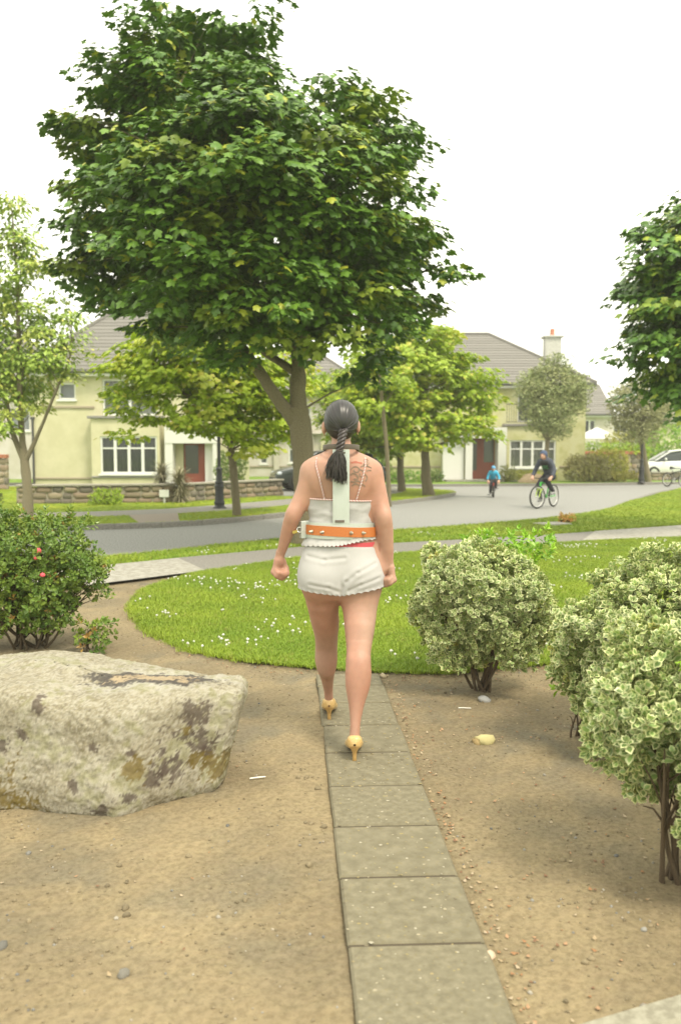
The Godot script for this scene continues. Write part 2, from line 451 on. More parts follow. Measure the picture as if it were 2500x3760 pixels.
func setting() -> void:
	# materials of the setting
	M.soil = nmat([[0.25, 0.74, 0.73, 0.7], [0.5, 0.9, 0.9, 0.9], [0.75, 1.0, 1.0, 1.0]], 0.03, 2.1, 11, 0.95, 0.4, 0.05, true)
	M.tar = nmat([[0.3, 0.176, 0.176, 0.167], [0.5, 0.234, 0.234, 0.223], [0.7, 0.298, 0.298, 0.283]], 0.06, 0.7, 3, 0.9, 0.25, 0.3)
	M.path = nmat([[0.3, 0.163, 0.154, 0.139], [0.5, 0.202, 0.192, 0.173], [0.7, 0.250, 0.235, 0.211]], 0.05, 1.1, 5, 0.93, 0.2, 0.25)
	M.concrete = nmat([[0.3, 0.253, 0.239, 0.204], [0.5, 0.317, 0.303, 0.260], [0.72, 0.366, 0.352, 0.310]], 0.02, 0.8, 8, 0.9, 0.15, 0.2)
	M.kerb = nmat([[0.3, 0.160, 0.152, 0.136], [0.5, 0.208, 0.200, 0.176], [0.7, 0.264, 0.256, 0.224]], 0.03, 1.4, 21, 0.92, 0.15, 0.2)
	M.turf = nmat([[0.3, 0.101, 0.186, 0.018], [0.5, 0.159, 0.273, 0.022], [0.7, 0.245, 0.345, 0.036]], 0.05, 0.9, 31, 0.95, 1.0, 0.1)
	# far ground and roadway
	var g := MB.new()
	g.quad(Vector3(-500, -0.12, 60), Vector3(500, -0.12, 60), Vector3(500, -0.12, -900), Vector3(-500, -0.12, -900), Vector3.UP)
	struct("ground", g, M.turf)
	g = MB.new()
	g.quad(Vector3(-60, -0.08, -6), Vector3(60, -0.08, -6), Vector3(60, -0.08, -70), Vector3(-60, -0.08, -70), Vector3.UP)
	struct("road", g, M.tar)
	# soil of the bed: dry trodden tan earth with greyer damp and browner patches
	g = MB.new()
	var zs = []
	var z = -0.4
	while z > -12.0:
		zs.append(z); z -= maxf(0.02, -z * 0.0075)
	var xs = []
	for i in 301: xs.append(-4.5 + i * 0.03)
	var gp = []; var gc = []
	var near = p2(KERB_NEAR)
	for zz in zs:
		for x in xs:
			gp.append(Vector3(x, soil_y(x, zz) if zz > -9.0 else -0.012, zz))
			var dry = Color(0.272, 0.215, 0.122); var damp = Color(0.16, 0.142, 0.098); var brown = Color(0.19, 0.15, 0.086)
			var q = clampf(0.5 + 1.3 * noise.get_noise_2d(x * 34.0 + 200.0, zz * 34.0), 0, 1)
			var q2 = clampf(0.5 + 1.6 * noise.get_noise_2d(x * 120.0, zz * 120.0 + 700.0), 0, 1)
			# patches of drier, damper and browner earth, wherever the noise puts them
			var q3 = clampf(0.45 + 1.5 * noise.get_noise_2d(x * 50.0 + 900.0, zz * 50.0 + 100.0), 0, 1)
			var c: Color = dry.lerp(damp, q * q2 * 0.9).lerp(brown, q3 * 0.75)
			var f = 1.0 + 0.2 * noise.get_noise_2d(x * 900.0, zz * 900.0)
			gc.append(Color(c.r * f, c.g * f, c.b * f))
	g.grid(gp, zs.size(), xs.size(), false, Vector3(0, -50, -5), gc)
	struct("soil_bed", g, M.soil)
	# lawn, footpath, verge sheets on this side of the road
	var lawn = p2(LAWN_EDGE + rev(PATH_NEAR.slice(4, 11)))
	var path = p2(PATH_NEAR + rev(PATH_FAR))
	var verge = p2(PATH_FAR + rev(KERB_NEAR))
	g = MB.new(); g.poly(lawn, 0.014); struct("lawn", g, M.turf)
	g = MB.new(); g.poly(path, 0.02); struct("footpath", g, M.path)
	g = MB.new(); g.poly(verge, 0.014); struct("grass_verge", g, M.turf)
	var pad = p2([[-6, -6.2], [-2.61, -9.26], [-1.64, -10.25], [-2.2, -11.42], [-2.97, -10.75], [-6, -7.9]])
	g = MB.new(); g.poly(pad, 0.026); struct("concrete_pavement", g, M.concrete)
	var pad2 = p2([[3.9, -13.62], [5.73, -14.2], [8.2, -16.2], [8.6, -17.9], [6.63, -16.42], [4.6, -15.25]])
	g = MB.new(); g.poly(pad2, 0.026); struct("concrete_pavement_east", g, M.concrete)
	kerb_line("kerb_near", KERB_NEAR, 0.028, -0.1, 0.12, -1.0, M.kerb)
	# land across the road
	var left = p2(KERB_LEFT)
	var house = p2(KERB_HOUSE + [[60, -80], [-60, -80]])
	g = MB.new(); g.poly(left, 0.014); struct("far_lawn", g, M.turf)
	g = MB.new(); g.poly(house, 0.014); struct("far_gardens", g, M.turf)
	kerb_line("kerb_left", KERB_LEFT, 0.03, -0.1, 0.13, -1.0, M.kerb)
	kerb_line("kerb_house", KERB_HOUSE, 0.03, -0.1, 0.13, -1.0, M.kerb)
	var fp = [[-30, -13.2], [-14, -15.8], [-9, -17.4], [-5.3, -18.6], [-3.6, -19.5], [-2.3, -20.9], [-0.8, -23.3], [0.5, -25.4], [1.6, -27.4], [2.2, -29.2], [2.2, -32.0]]
	var fq = [[-30, -14.8], [-14, -17.3], [-9, -18.9], [-5.8, -20.1], [-4.4, -20.9], [-3.3, -22.3], [-1.9, -24.5], [-0.7, -26.5], [0.3, -28.4], [0.9, -30.0], [0.9, -32.2]]
	var farpath = p2(fp + rev(fq))
	g = MB.new(); g.poly(farpath, 0.022); struct("far_footpath", g, M.path)
	# crossing strip of pinkish concrete over the far verge
	M.crossing = nmat([[0.3, 0.208, 0.176, 0.144], [0.7, 0.288, 0.240, 0.200]], 0.04, 1.2, 45, 0.93)
	var cross = p2([[-4.05, -16.95], [-3.3, -17.35], [-3.75, -19.5], [-4.75, -18.9]])
	g = MB.new(); g.poly(cross, 0.028); struct("path_crossing", g, M.crossing)
	var drive = p2([[-2.2, -26.8], [-0.6, -26.4], [0.6, -28.6], [0.9, -31.9], [-2.6, -32.2], [-2.8, -28.6]])
	g = MB.new(); g.poly(drive, 0.018); struct("driveway", g, M.tar)
	# blades
	grass("lawn_grass", "short bright green grass on the rounded lawn beside the bed", Geometry2D.offset_polygon(lawn, 0.045), [], 0.014, 1500.0, 0.05, Color(0.155, 0.262, 0.012), Color(0.300, 0.405, 0.028))
	grass("verge_grass", "rough grass strip between footpath and road kerb", [verge], [path], 0.014, 620.0, 0.06, Color(0.175, 0.294, 0.014), Color(0.338, 0.413, 0.035))
	grass("far_grass", "mown grass across the road in front of the stone wall", [left], [farpath, cross, drive], 0.014, 230.0, 0.06, Color(0.237, 0.350, 0.016), Color(0.413, 0.450, 0.035))
	# clover heads in the lawn
	var cl := MB.new()
	for i in 7:
		var d = rdir(); d.y = absf(d.y)
		cl.ball(d * 0.5 + Vector3(0, 3.2, 0), Vector3.ONE * 0.62, 3)
	cl.tube([Vector3(0, 0, 0), Vector3(0.1, 1.6, 0), Vector3(0, 3.0, 0)], [0.1, 0.1, 0.1], 3)
	var xf = []; var cs = []
	for i in 5200:
		var p = Vector2(rnd(-2.1, 5.2), rnd(-15.0, -5.5))
		var inside = Geometry2D.is_point_in_polygon(p, lawn)
		if not inside and not Geometry2D.is_point_in_polygon(p, verge): continue
		if noise.get_noise_2d(p.x * 42.0 + 40.0, p.y * 42.0) < (0.16 if inside else 0.24): continue
		if p.x > -0.6 and p.x < 0.3 and p.y > -6.6 and rng.randf() < 0.6: continue
		if rng.randf() < 0.25: continue
		xf.append(Transform3D(Basis(Vector3.UP, rnd(0, TAU)).scaled(Vector3.ONE * rnd(0.008, 0.0125)), Vector3(p.x, 0.02, p.y)))
		var w = rnd(0.55, 0.75); cs.append(Color(w, w, w * 0.9))
	var co = many("clover_flowers", cl, vmat(0.8), xf, cs, self)
	co.set_meta("kind", "stuff"); co.set_meta("label", "tiny white clover heads dotted over the rounded lawn"); co.set_meta("category", "flowers")

func slabs() -> void:
	var root := Node3D.new(); root.name = "slab_path"; add_child(root); root.set_meta("kind", "structure")
	M.slab = []
	for i in 3:
		var m = nmat([[0.2, 0.142, 0.126, 0.081], [0.45, 0.166, 0.148, 0.096], [0.65, 0.184, 0.165, 0.109], [0.8, 0.207, 0.184, 0.122]], 0.022 + i * 0.004, 1.1 + i * 0.2, 60 + i, 0.93, 0.06, 0.25)
		m.detail_enabled = true
		m.detail_albedo = noise_tex(0.05, [[0.0, 1, 1, 1], [0.7, 1, 1, 1], [0.78, 1.0, 0.97, 0.85], [1, 1, 1, 0.9]], 80 + i)
		m.detail_blend_mode = BaseMaterial3D.BLEND_MODE_MUL
		M.slab.append(m)
	var dir = Vector3(-0.058, 0, -1).normalized(); var acr = Vector3(1, 0, -0.045).normalized()
	var ds = [5.5, 5.218, 4.857, 4.463, 4.055, 3.64, 3.239, 2.842, 2.44, 2.03, 1.63, 1.23]
	for i in ds.size() - 1:
		var d = (ds[i] + ds[i + 1]) * 0.5
		var k := MB.new()
		var len = ds[i] - ds[i + 1] - 0.012
		# top face as a slightly worn grid, sides below
		var w = 0.414
		k.cbox(Vector3.ZERO, Vector3(w, 0.05, len), 0.008)
		var o = obj("slab", k, M.slab[i % 3], root)
		var x = 0.048 - (d - 5.481) * 0.058 + rnd(-0.006, 0.006)
		o.transform = Transform3D(Basis(acr, Vector3.UP, -dir) * Basis.from_euler(Vector3(rnd(-0.003, 0.003), rnd(-0.006, 0.006), rnd(-0.004, 0.004))), Vector3(x, -0.004 + rnd(-0.0015, 0.0015), -d))
	# dark earth packed in the joints between slabs
	M.joint = mat(0.075, 0.06, 0.038, 0.98)
	for i in range(1, ds.size() - 1):
		var k := MB.new(); k.box(Vector3.ZERO, Vector3(0.4, 0.03, 0.0125))
		obj("joint_earth", k, M.joint, root).transform = Transform3D(Basis(acr, Vector3.UP, -dir), Vector3(0.048 - (ds[i] - 5.481) * 0.058, 0.001, -ds[i]))
	# light lichen dots and grit on the slabs
	var xf = []; var cs = []
	for i in 700:
		var d = rnd(1.4, 5.4)
		var x = 0.048 - (d - 5.481) * 0.058 + rnd(-0.2, 0.2)
		var s = rnd(0.002, 0.007)
		xf.append(Transform3D(Basis(Vector3.UP, rnd(0, TAU)).scaled(Vector3(s * rnd(0.7, 1.5), 0.0012, s)), Vector3(x, 0.0212, -d)))
		cs.append([Color(0.315, 0.277, 0.188), Color(0.270, 0.217, 0.112), Color(0.345, 0.315, 0.240), Color(0.150, 0.128, 0.083), Color(0.255, 0.210, 0.098)][i % 5])
	var li = many("lichen_spots", pebble(3, 1.0), vmat(0.95), xf, cs, self)
	li.set_meta("kind", "stuff"); li.set_meta("label", "pale lichen dots and grit on the path slabs"); li.set_meta("category", "lichen")
	# clods, grit, litter
	var a = [[], [], [], []]; var b = [[], [], [], []]
	for i in 10000:
		var d = 1.4 + pow(rng.randf(), 1.6) * 8.0
		var x = rnd(-1, 1) * (d * 0.44 + 0.2)
		var z = -d
		if Geometry2D.is_point_in_polygon(Vector2(x, z), p2(LAWN_EDGE + [[20, -30], [-1, -30]])): continue
		var off = x - (0.048 - (d - 5.481) * 0.058)
		if absf(off) < 0.225: continue
		if noise.get_noise_2d(x * 70.0, z * 70.0 + 300.0) < rnd(-0.5, 0.35): continue
		var right = x > 0.3
		var s = rnd(0.0025, 0.0065) * (1.0 if rng.randf() < 0.92 else rnd(1.5, 2.6))
		var k = 0 if rng.randf() < 0.8 else 1
		var y = soil_y(x, z)
		a[k].append(Transform3D(Basis.from_euler(Vector3(rnd(-0.5, 0.5), rnd(0, TAU), rnd(-0.5, 0.5))).scaled(Vector3.ONE * s), Vector3(x, y + s * 0.15, z)))
		var f = rnd(0.7, 1.2)
		if k == 0: b[k].append(Color(0.2, 0.162, 0.098) * f)
		else: b[k].append([Color(0.270, 0.247, 0.203), Color(0.225, 0.217, 0.195), Color(0.315, 0.270, 0.203), Color(0.150, 0.150, 0.143)][i % 4] * f)
	var so = many("soil_clods", pebble(1, 0.7), vmat(0.95), a[0], b[0], self)
	so.set_meta("kind", "stuff"); so.set_meta("label", "crumbs of tan soil over the planted bed"); so.set_meta("category", "soil")
	so = many("gravel", pebble(2, 0.65), vmat(0.85), a[1], b[1], self)
	so.set_meta("kind", "stuff"); so.set_meta("label", "small grey and buff stones strewn over the bed"); so.set_meta("category", "gravel")
	# dry leaf litter
	var lf := MB.new()
	lf.tri(Vector3(0, 0, 0.1), Vector3(-0.35, 0.5, 0.0), Vector3(0, 0.55, 0.12)); lf.tri(Vector3(0, 0, 0.1), Vector3(0.35, 0.5, 0.05), Vector3(0, 0.55, 0.12))
	lf.tri(Vector3(-0.35, 0.5, 0.0), Vector3(0, 1, 0.25), Vector3(0, 0.55, 0.12)); lf.tri(Vector3(0.35, 0.5, 0.05), Vector3(0, 1, 0.25), Vector3(0, 0.55, 0.12))
	var xl = []; var cl = []
	for i in 1500:
		var p: Vector2
		var r = rng.randf()
		if r < 0.25:
			var e = p2(LAWN_EDGE); var k = rng.randi_range(3, 11)
			p = e[k].lerp(e[k + 1], rng.randf()) + Vector2(rnd(-0.1, 0.1), rnd(0.0, 0.2))
		elif r < 0.42:
			var d = rnd(1.6, 5.4)
			p = Vector2(0.048 - (d - 5.481) * 0.058 + rnd(0.22, 0.3), -d)
		elif r < 0.9:
			p = Vector2(rnd(0.35, 2.2), -rnd(1.9, 5.6))
		else:
			p = Vector2(rnd(-2.2, -0.2), -rnd(1.8, 6.5))
		var s = rnd(0.008, 0.022)
		xl.append(Transform3D(Basis.from_euler(Vector3(-PI / 2 + rnd(-0.4, 0.4), rnd(0, TAU), rnd(-0.5, 0.5))).scaled(Vector3.ONE * s), Vector3(p.x, soil_y(p.x, p.y) + 0.004, p.y)))
		cl.append([Color(0.338, 0.255, 0.150), Color(0.285, 0.150, 0.068), Color(0.375, 0.300, 0.203), Color(0.180, 0.098, 0.053), Color(0.360, 0.217, 0.120)][rng.randi() % 5])
	so = many("leaf_litter", lf, leaf_mat(0.8, 0.2), xl, cl, self)
	so.set_meta("kind", "stuff"); so.set_meta("label", "small dry tan and orange leaves lying on the bed"); so.set_meta("category", "leaf litter")
	# concrete edging of the bed
	M.edging = nmat([[0.3, 0.21, 0.195, 0.145], [0.5, 0.26, 0.245, 0.185], [0.72, 0.31, 0.295, 0.23]], 0.03, 1.2, 9, 0.92, 0.15, 0.2)
	kerb_line("bed_edging", [[-0.6, -1.6], [0.02, -1.83], [0.617, -2.061], [0.916, -2.178], [1.8, -2.52], [3.4, -3.14]], 0.05, -0.1, 0.1, 1.0, M.edging, 0.62)

func boulder() -> void:
	var m := MB.new()
	var nx = 250; var na = 280
	var gp = []; var gc = []
	var stn = [[-0.83, 0.452, -3.76, 0.21, 0.045], [-0.72, 0.452, -3.72, 0.13, 0.03]]
	var dark = [[-0.617, 0.358, 0.05], [-0.67, 0.275, 0.045], [-0.6, 0.24, 0.06], [-0.56, 0.2, 0.035], [-0.74, 0.19, 0.04], [-0.705, 0.165, 0.045], [-0.79, 0.14, 0.03], [-1.26, 0.43, 0.025], [-1.32, 0.31, 0.03], [-0.98, 0.02, 0.03], [-0.87, 0.07, 0.03], [-1.42, 0.26, 0.03], [-0.87, 0.25, 0.012], [-1.02, 0.27, 0.014], [-1.1, 0.12, 0.02]]
	var moss = [[-0.85, 0.17, 0.045], [-0.66, 0.3, 0.018], [-0.535, 0.12, 0.06], [-0.62, 0.17, 0.03], [-1.45, 0.02, 0.12], [-1.3, -0.01, 0.08]]
	for i in nx:
		var u = i / float(nx - 1)
		var x = lerpf(-2.15, -0.47, 1.0 - pow(1.0 - u, 1.25))
		var e = minf((x + 2.15) / 0.25, 1.0); e = sqrt(1 - (1 - e) * (1 - e))
		var er = clampf((-0.47 - x) / 0.07, 0.0, 1.0); er = pow(1 - pow(1 - er, 2.6), 1 / 2.6)
		var q = minf(e, er)
		var front = -3.40 - smoothstep(-0.95, -0.5, x) * 0.2 + 0.03 * sin(x * 5.0)
		var back = -4.3 + smoothstep(-1.4, -0.5, x) * 0.33
		var top = 0.455 + 0.05 * exp(-pow((x + 1.45) / 0.25, 2.0)) - 0.012 * smoothstep(-0.9, -0.6, x)
		var bot = -0.06
		var cz = (front + back) * 0.5; var hz = absf(front - back) * 0.5 * q
		var cy = (top + bot) * 0.5; var hy = (top - bot) * 0.5 * lerpf(0.55, 1.0, q)
		for j in na:
			var a = TAU * j / na
			var ca = cos(a); var sa = sin(a)
			# even steps round the perimeter of a square, rounded off to a superellipse
			var sq = j / float(na) * 4.0; var fs = sq - floorf(sq)
			var e2 = [Vector2(1, fs * 2 - 1), Vector2(1 - fs * 2, 1), Vector2(-1, 1 - fs * 2), Vector2(fs * 2 - 1, -1)][int(sq) % 4]
			e2 /= pow(pow(absf(e2.x), 6.0) + pow(absf(e2.y), 6.0), 1.0 / 6.0)
			ca = e2.x; sa = e2.y
			var p = Vector3(x, cy + hy * sa, cz + hz * ca)
			var hgt = clampf((p.y + 0.06) / 0.5, 0, 1)
			p.x += (hgt - 0.55) * 0.13 * smoothstep(-1.1, -0.55, x)
			if ca > 0.0: p.z += -0.06 * (hgt - 0.35) - 0.05 * smoothstep(0.25, 0.0, hgt) * smoothstep(-0.9, -0.6, x)
			var dd = (Vector3(0, p.y - cy, p.z - cz) + Vector3(0.3 if er < 1.0 else 0.0, 0, 0)).normalized()
			var rough = noise.get_noise_3d(p.x * 40.0, p.y * 40.0, p.z * 40.0) * 0.055 + noise.get_noise_3d(p.x * 150.0, p.y * 150.0, p.z * 150.0) * 0.018 + noise.get_noise_3d(p.x * 600.0, p.y * 600.0, p.z * 600.0) * 0.010 + noise.get_noise_3d(p.x * 2300.0, p.y * 2300.0, p.z * 2300.0) * 0.006
			p += dd * rough
			gp.append(p)
			# colour: granite with crusts of lichen, brown stains, and the burnt ring on top
			var n1 = noise.get_noise_3d(p.x * 200.0, p.y * 200.0, p.z * 200.0 + 50.0)
			var n2 = noise.get_noise_3d(p.x * 900.0, p.y * 900.0 + 20.0, p.z * 900.0)
			var n3 = noise.get_noise_3d(p.x * 3300.0, p.y * 3300.0, p.z * 3300.0)
			var c = Color(0.296, 0.266, 0.185).lerp(Color(0.370, 0.344, 0.266), clampf(0.5 + n1 * 1.6, 0, 1))
			c = c.lerp(Color(0.200, 0.170, 0.104), clampf(n2 * 2.2 - 0.15, 0, 0.8))
			c = c.lerp(Color(0.414, 0.392, 0.326), clampf(n3 * 2.5, 0, 0.6))
			c = c.lerp(Color(0.17, 0.15, 0.11), clampf(-n3 * 2.6 - 0.45, 0, 0.7))
			c = c.lerp(Color(0.266, 0.266, 0.126), clampf(n1 * 1.2 + n2 - 0.1, 0, 0.45))
			if ca > 0.5 and sa < 0.96:
				for s in dark:
					var r = Vector2(p.x - s[0], p.y - s[1]).length() / s[2] + n2 * 1.5 + n1 * 1.0 + n3 * 0.9
					c = c.lerp(Color(0.078, 0.056, 0.044), 0.8 * smoothstep(1.25, 0.8, r))
				for s in moss:
					var r = Vector2(p.x - s[0], p.y - s[1]).length() / s[2] + n2 * 1.4 + n3 * 0.9
					c = c.lerp(Color(0.148, 0.107, 0.022), 0.85 * smoothstep(1.2, 0.7, r))
			if sa > 0.8:
				var r = Vector2((p.x + 0.83) / 0.24, (p.z + 3.76 + 0.12 * (p.x + 0.83)) / 0.12).length() + n2 * 0.5 + n1 * 0.5 + n3 * 0.25
				c = c.lerp(Color(0.444, 0.422, 0.370), 0.5 * smoothstep(1.9, 1.2, r) * clampf(0.5 + n1 * 3.0, 0, 1))
				c = c.lerp(Color(0.056, 0.048, 0.044), 0.9 * smoothstep(1.2, 0.95, r))
				c = c.lerp(Color(0.385, 0.303, 0.192), 0.95 * smoothstep(0.72, 0.5, r))
			gc.append(c)
	m.grid(gp, nx, na, true, Vector3(-1.2, 0.2, -3.85), gc)
	M.rock = nmat([[0.3, 0.78, 0.78, 0.78], [0.5, 0.93, 0.93, 0.93], [0.7, 1, 1, 1]], 0.12, 3.0, 91, 0.92, 0.35, 0.16, true)
	single("boulder", m, M.rock, "big pale granite block with a burnt ring on its flat top", "boulder")
const MAPLE = [[-2.56,7.90,-13.50,0.66],[-2.83,6.88,-12.60,0.84],[-2.27,7.15,-13.70,1.19],[-1.26,7.51,-13.20,0.71],[-1.42,6.24,-12.20,0.84],[-3.69,6.42,-13.50,0.73],[-4.04,6.02,-13.20,0.37],[-3.59,5.08,-12.70,0.72],[-3.72,4.46,-13.60,0.73],[-3.35,3.73,-12.90,0.56],[-2.34,5.05,-11.60,1.01],[-1.93,5.97,-14.60,1.57],[-2.09,3.98,-11.40,0.99],[-1.09,3.95,-11.80,1.15],[-1.26,5.18,-11.30,1.10],[-0.38,5.14,-11.90,1.04],[0.07,6.61,-13.40,0.63],[0.49,6.26,-12.90,0.76],[0.99,6.26,-13.60,0.66],[0.40,4.94,-12.20,0.94],[0.92,4.68,-13.40,0.76],[1.29,5.41,-13.20,0.41],[1.63,5.42,-13.00,0.25],[1.79,4.86,-13.20,0.28],[1.43,5.02,-13.20,0.34],[1.49,6.12,-13.50,0.31],[1.78,4.01,-13.50,0.40],[1.23,3.89,-13.80,0.60],[0.36,3.72,-12.80,0.85],[-0.52,3.37,-12.20,0.75],[-1.67,3.35,-12.50,0.71],[-2.70,3.52,-13.20,0.61],[-0.63,4.92,-15.00,1.46],[-2.48,4.12,-14.70,0.98],[0.72,4.43,-14.80,0.91],[-1.85,8.04,-13.20,0.15],[0.49,3.00,-14.50,0.45],[0.89,3.37,-14.00,0.39],[-3.60,4.66,-14.50,0.82],[-3.48,6.05,-14.40,0.89]]
const LIME1 = [[-4.62,3.06,-18.80,0.72],[-3.57,3.21,-18.30,0.94],[-2.95,3.57,-19.10,0.98],[-4.22,3.77,-19.20,0.64],[-4.57,2.20,-18.50,0.47],[-3.19,2.28,-18.20,0.65],[-2.14,2.78,-18.80,0.96],[-1.61,2.23,-19.30,0.79],[-1.22,3.02,-19.40,0.80],[-1.84,1.73,-18.60,0.52],[-2.46,2.28,-18.30,0.56],[-5.11,2.49,-18.80,0.24],[-4.15,1.82,-18.30,0.26]]
const LIME2 = [[1.53,4.18,-26.00,1.07],[2.41,4.70,-27.00,0.97],[3.35,4.95,-28.00,0.79],[1.12,3.23,-25.50,1.18],[2.64,3.44,-26.50,1.22],[3.79,3.88,-27.00,0.97],[4.28,3.31,-26.60,0.82],[3.42,2.49,-26.20,0.94],[2.07,2.35,-26.00,0.93],[4.49,2.24,-27.00,0.55],[2.87,1.95,-26.00,0.53]]
const LIME3 = [[0.53,4.93,-29.00,0.74],[1.14,3.95,-29.50,0.91],[-0.06,3.47,-29.00,0.97],[-0.35,2.59,-29.00,0.74],[0.84,2.62,-29.60,1.21],[1.75,2.01,-29.60,0.83],[0.24,1.71,-29.00,0.67]]
const LEFT = [[-7.17,6.62,-18.50,0.43],[-7.01,5.89,-18.50,0.57],[-6.64,5.01,-18.20,0.61],[-7.29,4.68,-18.90,0.58],[-6.21,4.15,-18.50,0.57],[-6.79,3.69,-18.50,0.71],[-5.95,3.38,-18.20,0.47],[-7.47,2.94,-18.50,0.66],[-6.93,2.78,-18.80,0.53],[-7.10,2.00,-18.20,0.33],[-7.90,4.06,-18.50,0.76],[-5.76,3.78,-18.50,0.28],[-6.55,2.20,-18.50,0.28],[-7.86,5.53,-18.50,0.57]]
const RIGHT = [[5.35,5.23,-14.50,0.48],[5.58,4.57,-14.10,0.87],[5.17,3.94,-14.50,0.56],[5.60,3.42,-13.90,0.86],[5.04,3.29,-14.50,0.33],[5.49,2.85,-14.50,0.63],[6.23,5.01,-14.50,0.97],[6.56,3.94,-14.50,1.19],[6.67,2.90,-15.00,0.92],[4.73,3.94,-14.50,0.18],[5.77,2.45,-13.90,0.43],[6.07,4.26,-15.50,0.79],[7.29,4.77,-15.00,1.00]]
const OLIVE1 = [[8.90,3.95,-36.00,1.14],[8.21,3.94,-35.80,0.77],[9.69,4.05,-36.20,0.84],[8.73,2.93,-35.60,0.88],[9.07,4.67,-36.00,0.74],[9.83,3.40,-36.00,0.59],[8.09,3.22,-36.00,0.55],[9.18,2.40,-35.90,0.44]]
const OLIVE2 = [[13.10,3.28,-37.20,1.05],[12.45,3.64,-37.00,0.76],[13.84,3.19,-37.40,0.77],[12.96,2.42,-37.00,0.72],[12.45,2.81,-37.20,0.57],[13.70,4.06,-37.60,0.77]]

func maple_leaf() -> MB:
	var m := MB.new()
	var h = [[0.0, 0.0], [0.2, -0.06], [0.46, 0.02], [0.36, 0.2], [0.56, 0.42], [0.5, 0.6], [0.28, 0.58], [0.2, 0.82], [0.0, 1.05]]
	for s in [-1.0, 1.0]:
		for i in h.size() - 1:
			var a = h[i]; var b = h[i + 1]
			var f = func(q): return Vector3(q[0] * s, q[1], -absf(q[0]) * 0.22 - q[1] * q[1] * 0.22)
			if i == 0: continue
			m.tri(Vector3(0, 0.0, 0) if i < 4 else Vector3(0, 0.45, -0.04), f.call(a), f.call(b))
		m.tri(Vector3(0, 0, 0), Vector3(0, 0.45, -0.04), Vector3(0.56 * s, 0.42, -0.16))
	return m
func oval_leaf(w := 0.5, fold := 0.2) -> MB:
	var m := MB.new()
	for s in [-1.0, 1.0]:
		var e = [Vector3(0, 0, 0), Vector3(s * w * 0.42, 0.25, fold * 0.4), Vector3(s * w * 0.5, 0.55, fold * 0.4 - 0.05), Vector3(0, 1, -0.15)]
		var mid = Vector3(0, 0.5, -0.02)
		for i in 3: m.tri(mid, e[i], e[i + 1])
	return m
# a tip of twig with whorls of oval leaves; cream margins when edged
func rosette(n: int, edged: bool, w := 0.55) -> MB:
	var m := MB.new()
	for i in n:
		var a = i * 2.4 + rnd(-0.3, 0.3)
		var tilt = lerpf(0.25, 1.35, i / float(n - 1)) + rnd(-0.15, 0.15)
		var out = Vector3(cos(a), 0, sin(a))
		var y = (Vector3.UP * cos(tilt) + out * sin(tilt)).normalized()
		var z = (Vector3.UP * sin(tilt) - out * cos(tilt)).normalized()
		var b = Basis(y.cross(z), y, z)
		var L = rnd(0.8, 1.1) * lerpf(0.65, 1.0, i / float(n - 1))
		var o = Vector3.UP * lerpf(0.35, -0.35, i / float(n - 1)) + out * 0.05
		var green = Color(0.23, 0.335, 0.115) * rnd(0.65, 1.2); var cream = (Color(0.66, 0.68, 0.37) * rnd(0.8, 1.1)).lerp(green, pow(rng.randf(), 3.0))
		if not edged: green = Color(1, 1, 1) * rnd(0.85, 1.15); cream = green
		for s in [-1.0, 1.0]:
			var outer = [Vector3(0, 0, 0), Vector3(s * w * 0.45, 0.3, 0.08), Vector3(s * w * 0.48, 0.62, 0.06), Vector3(0, 1.0, -0.1)]
			var inner = [Vector3(0, 0.08, 0), Vector3(s * w * 0.24, 0.32, 0.03), Vector3(s * w * 0.26, 0.58, 0.02), Vector3(0, 0.82, -0.05)]
			if edged:
				m.col = cream
				for k in 3: m.quad(o + b * outer[k] * L, o + b * outer[k + 1] * L, o + b * inner[k + 1] * L, o + b * inner[k] * L, b.z)
				m.col = green
				m.quad(o + b * inner[0] * L, o + b * inner[1] * L, o + b * inner[2] * L, o + b * inner[3] * L, b.z)
			else:
				m.col = green
				m.quad(o + b * outer[0] * L, o + b * outer[1] * L, o + b * outer[2] * L, o + b * outer[3] * L, b.z)
	m.col = Color(1, 1, 1)
	return m
# colour of one leaf or tuft: drawn at random between the plant's two leaf colours, never by place
func leaf_tint(spec: Dictionary) -> Color:
	var cc: Color = spec.c0.lerp(spec.c1, rng.randf())
	return spec.c2 if spec.has("c2") and rng.randf() < spec.get("bright", 0.0) * 0.75 else cc
func depth_in(lobes: Array, p: Vector3, sq: float) -> float:
	var best := -9.0
	for l in lobes:
		var d = Vector3(p.x - l[0], (p.y - l[1]) / sq, p.z - l[2])
		best = maxf(best, l[3] - d.length())
	return best
func wob(pts: Array) -> Array:
	var c := Curve3D.new()
	for i in pts.size():
		var t = (pts[min(i + 1, pts.size() - 1)] - pts[max(i - 1, 0)]) * 0.17
		c.add_point(pts[i], -t, t)
	return [c]
func limb(m: MB, rows: Array, sides := 7, base := Vector3.ZERO) -> Array:
	var c := Curve3D.new(); var pts = []; var rr = []
	for i in rows.size():
		var t = (V(rows[min(i + 1, rows.size() - 1)]) - V(rows[max(i - 1, 0)])) * 0.17
		c.add_point(V(rows[i]) - base, -t, t)
	var n = (rows.size() - 1) * 5
	for i in n + 1:
		var f = i / 5.0; var k = mini(int(f), rows.size() - 2)
		var p = c.sample(k, f - k)
		var r = lerpf(rows[k][3], rows[k + 1][3], f - k)
		pts.append(p + rdir() * r * 0.07); rr.append(r * rnd(0.94, 1.06))
	m.tube(pts, rr, sides)
	return pts
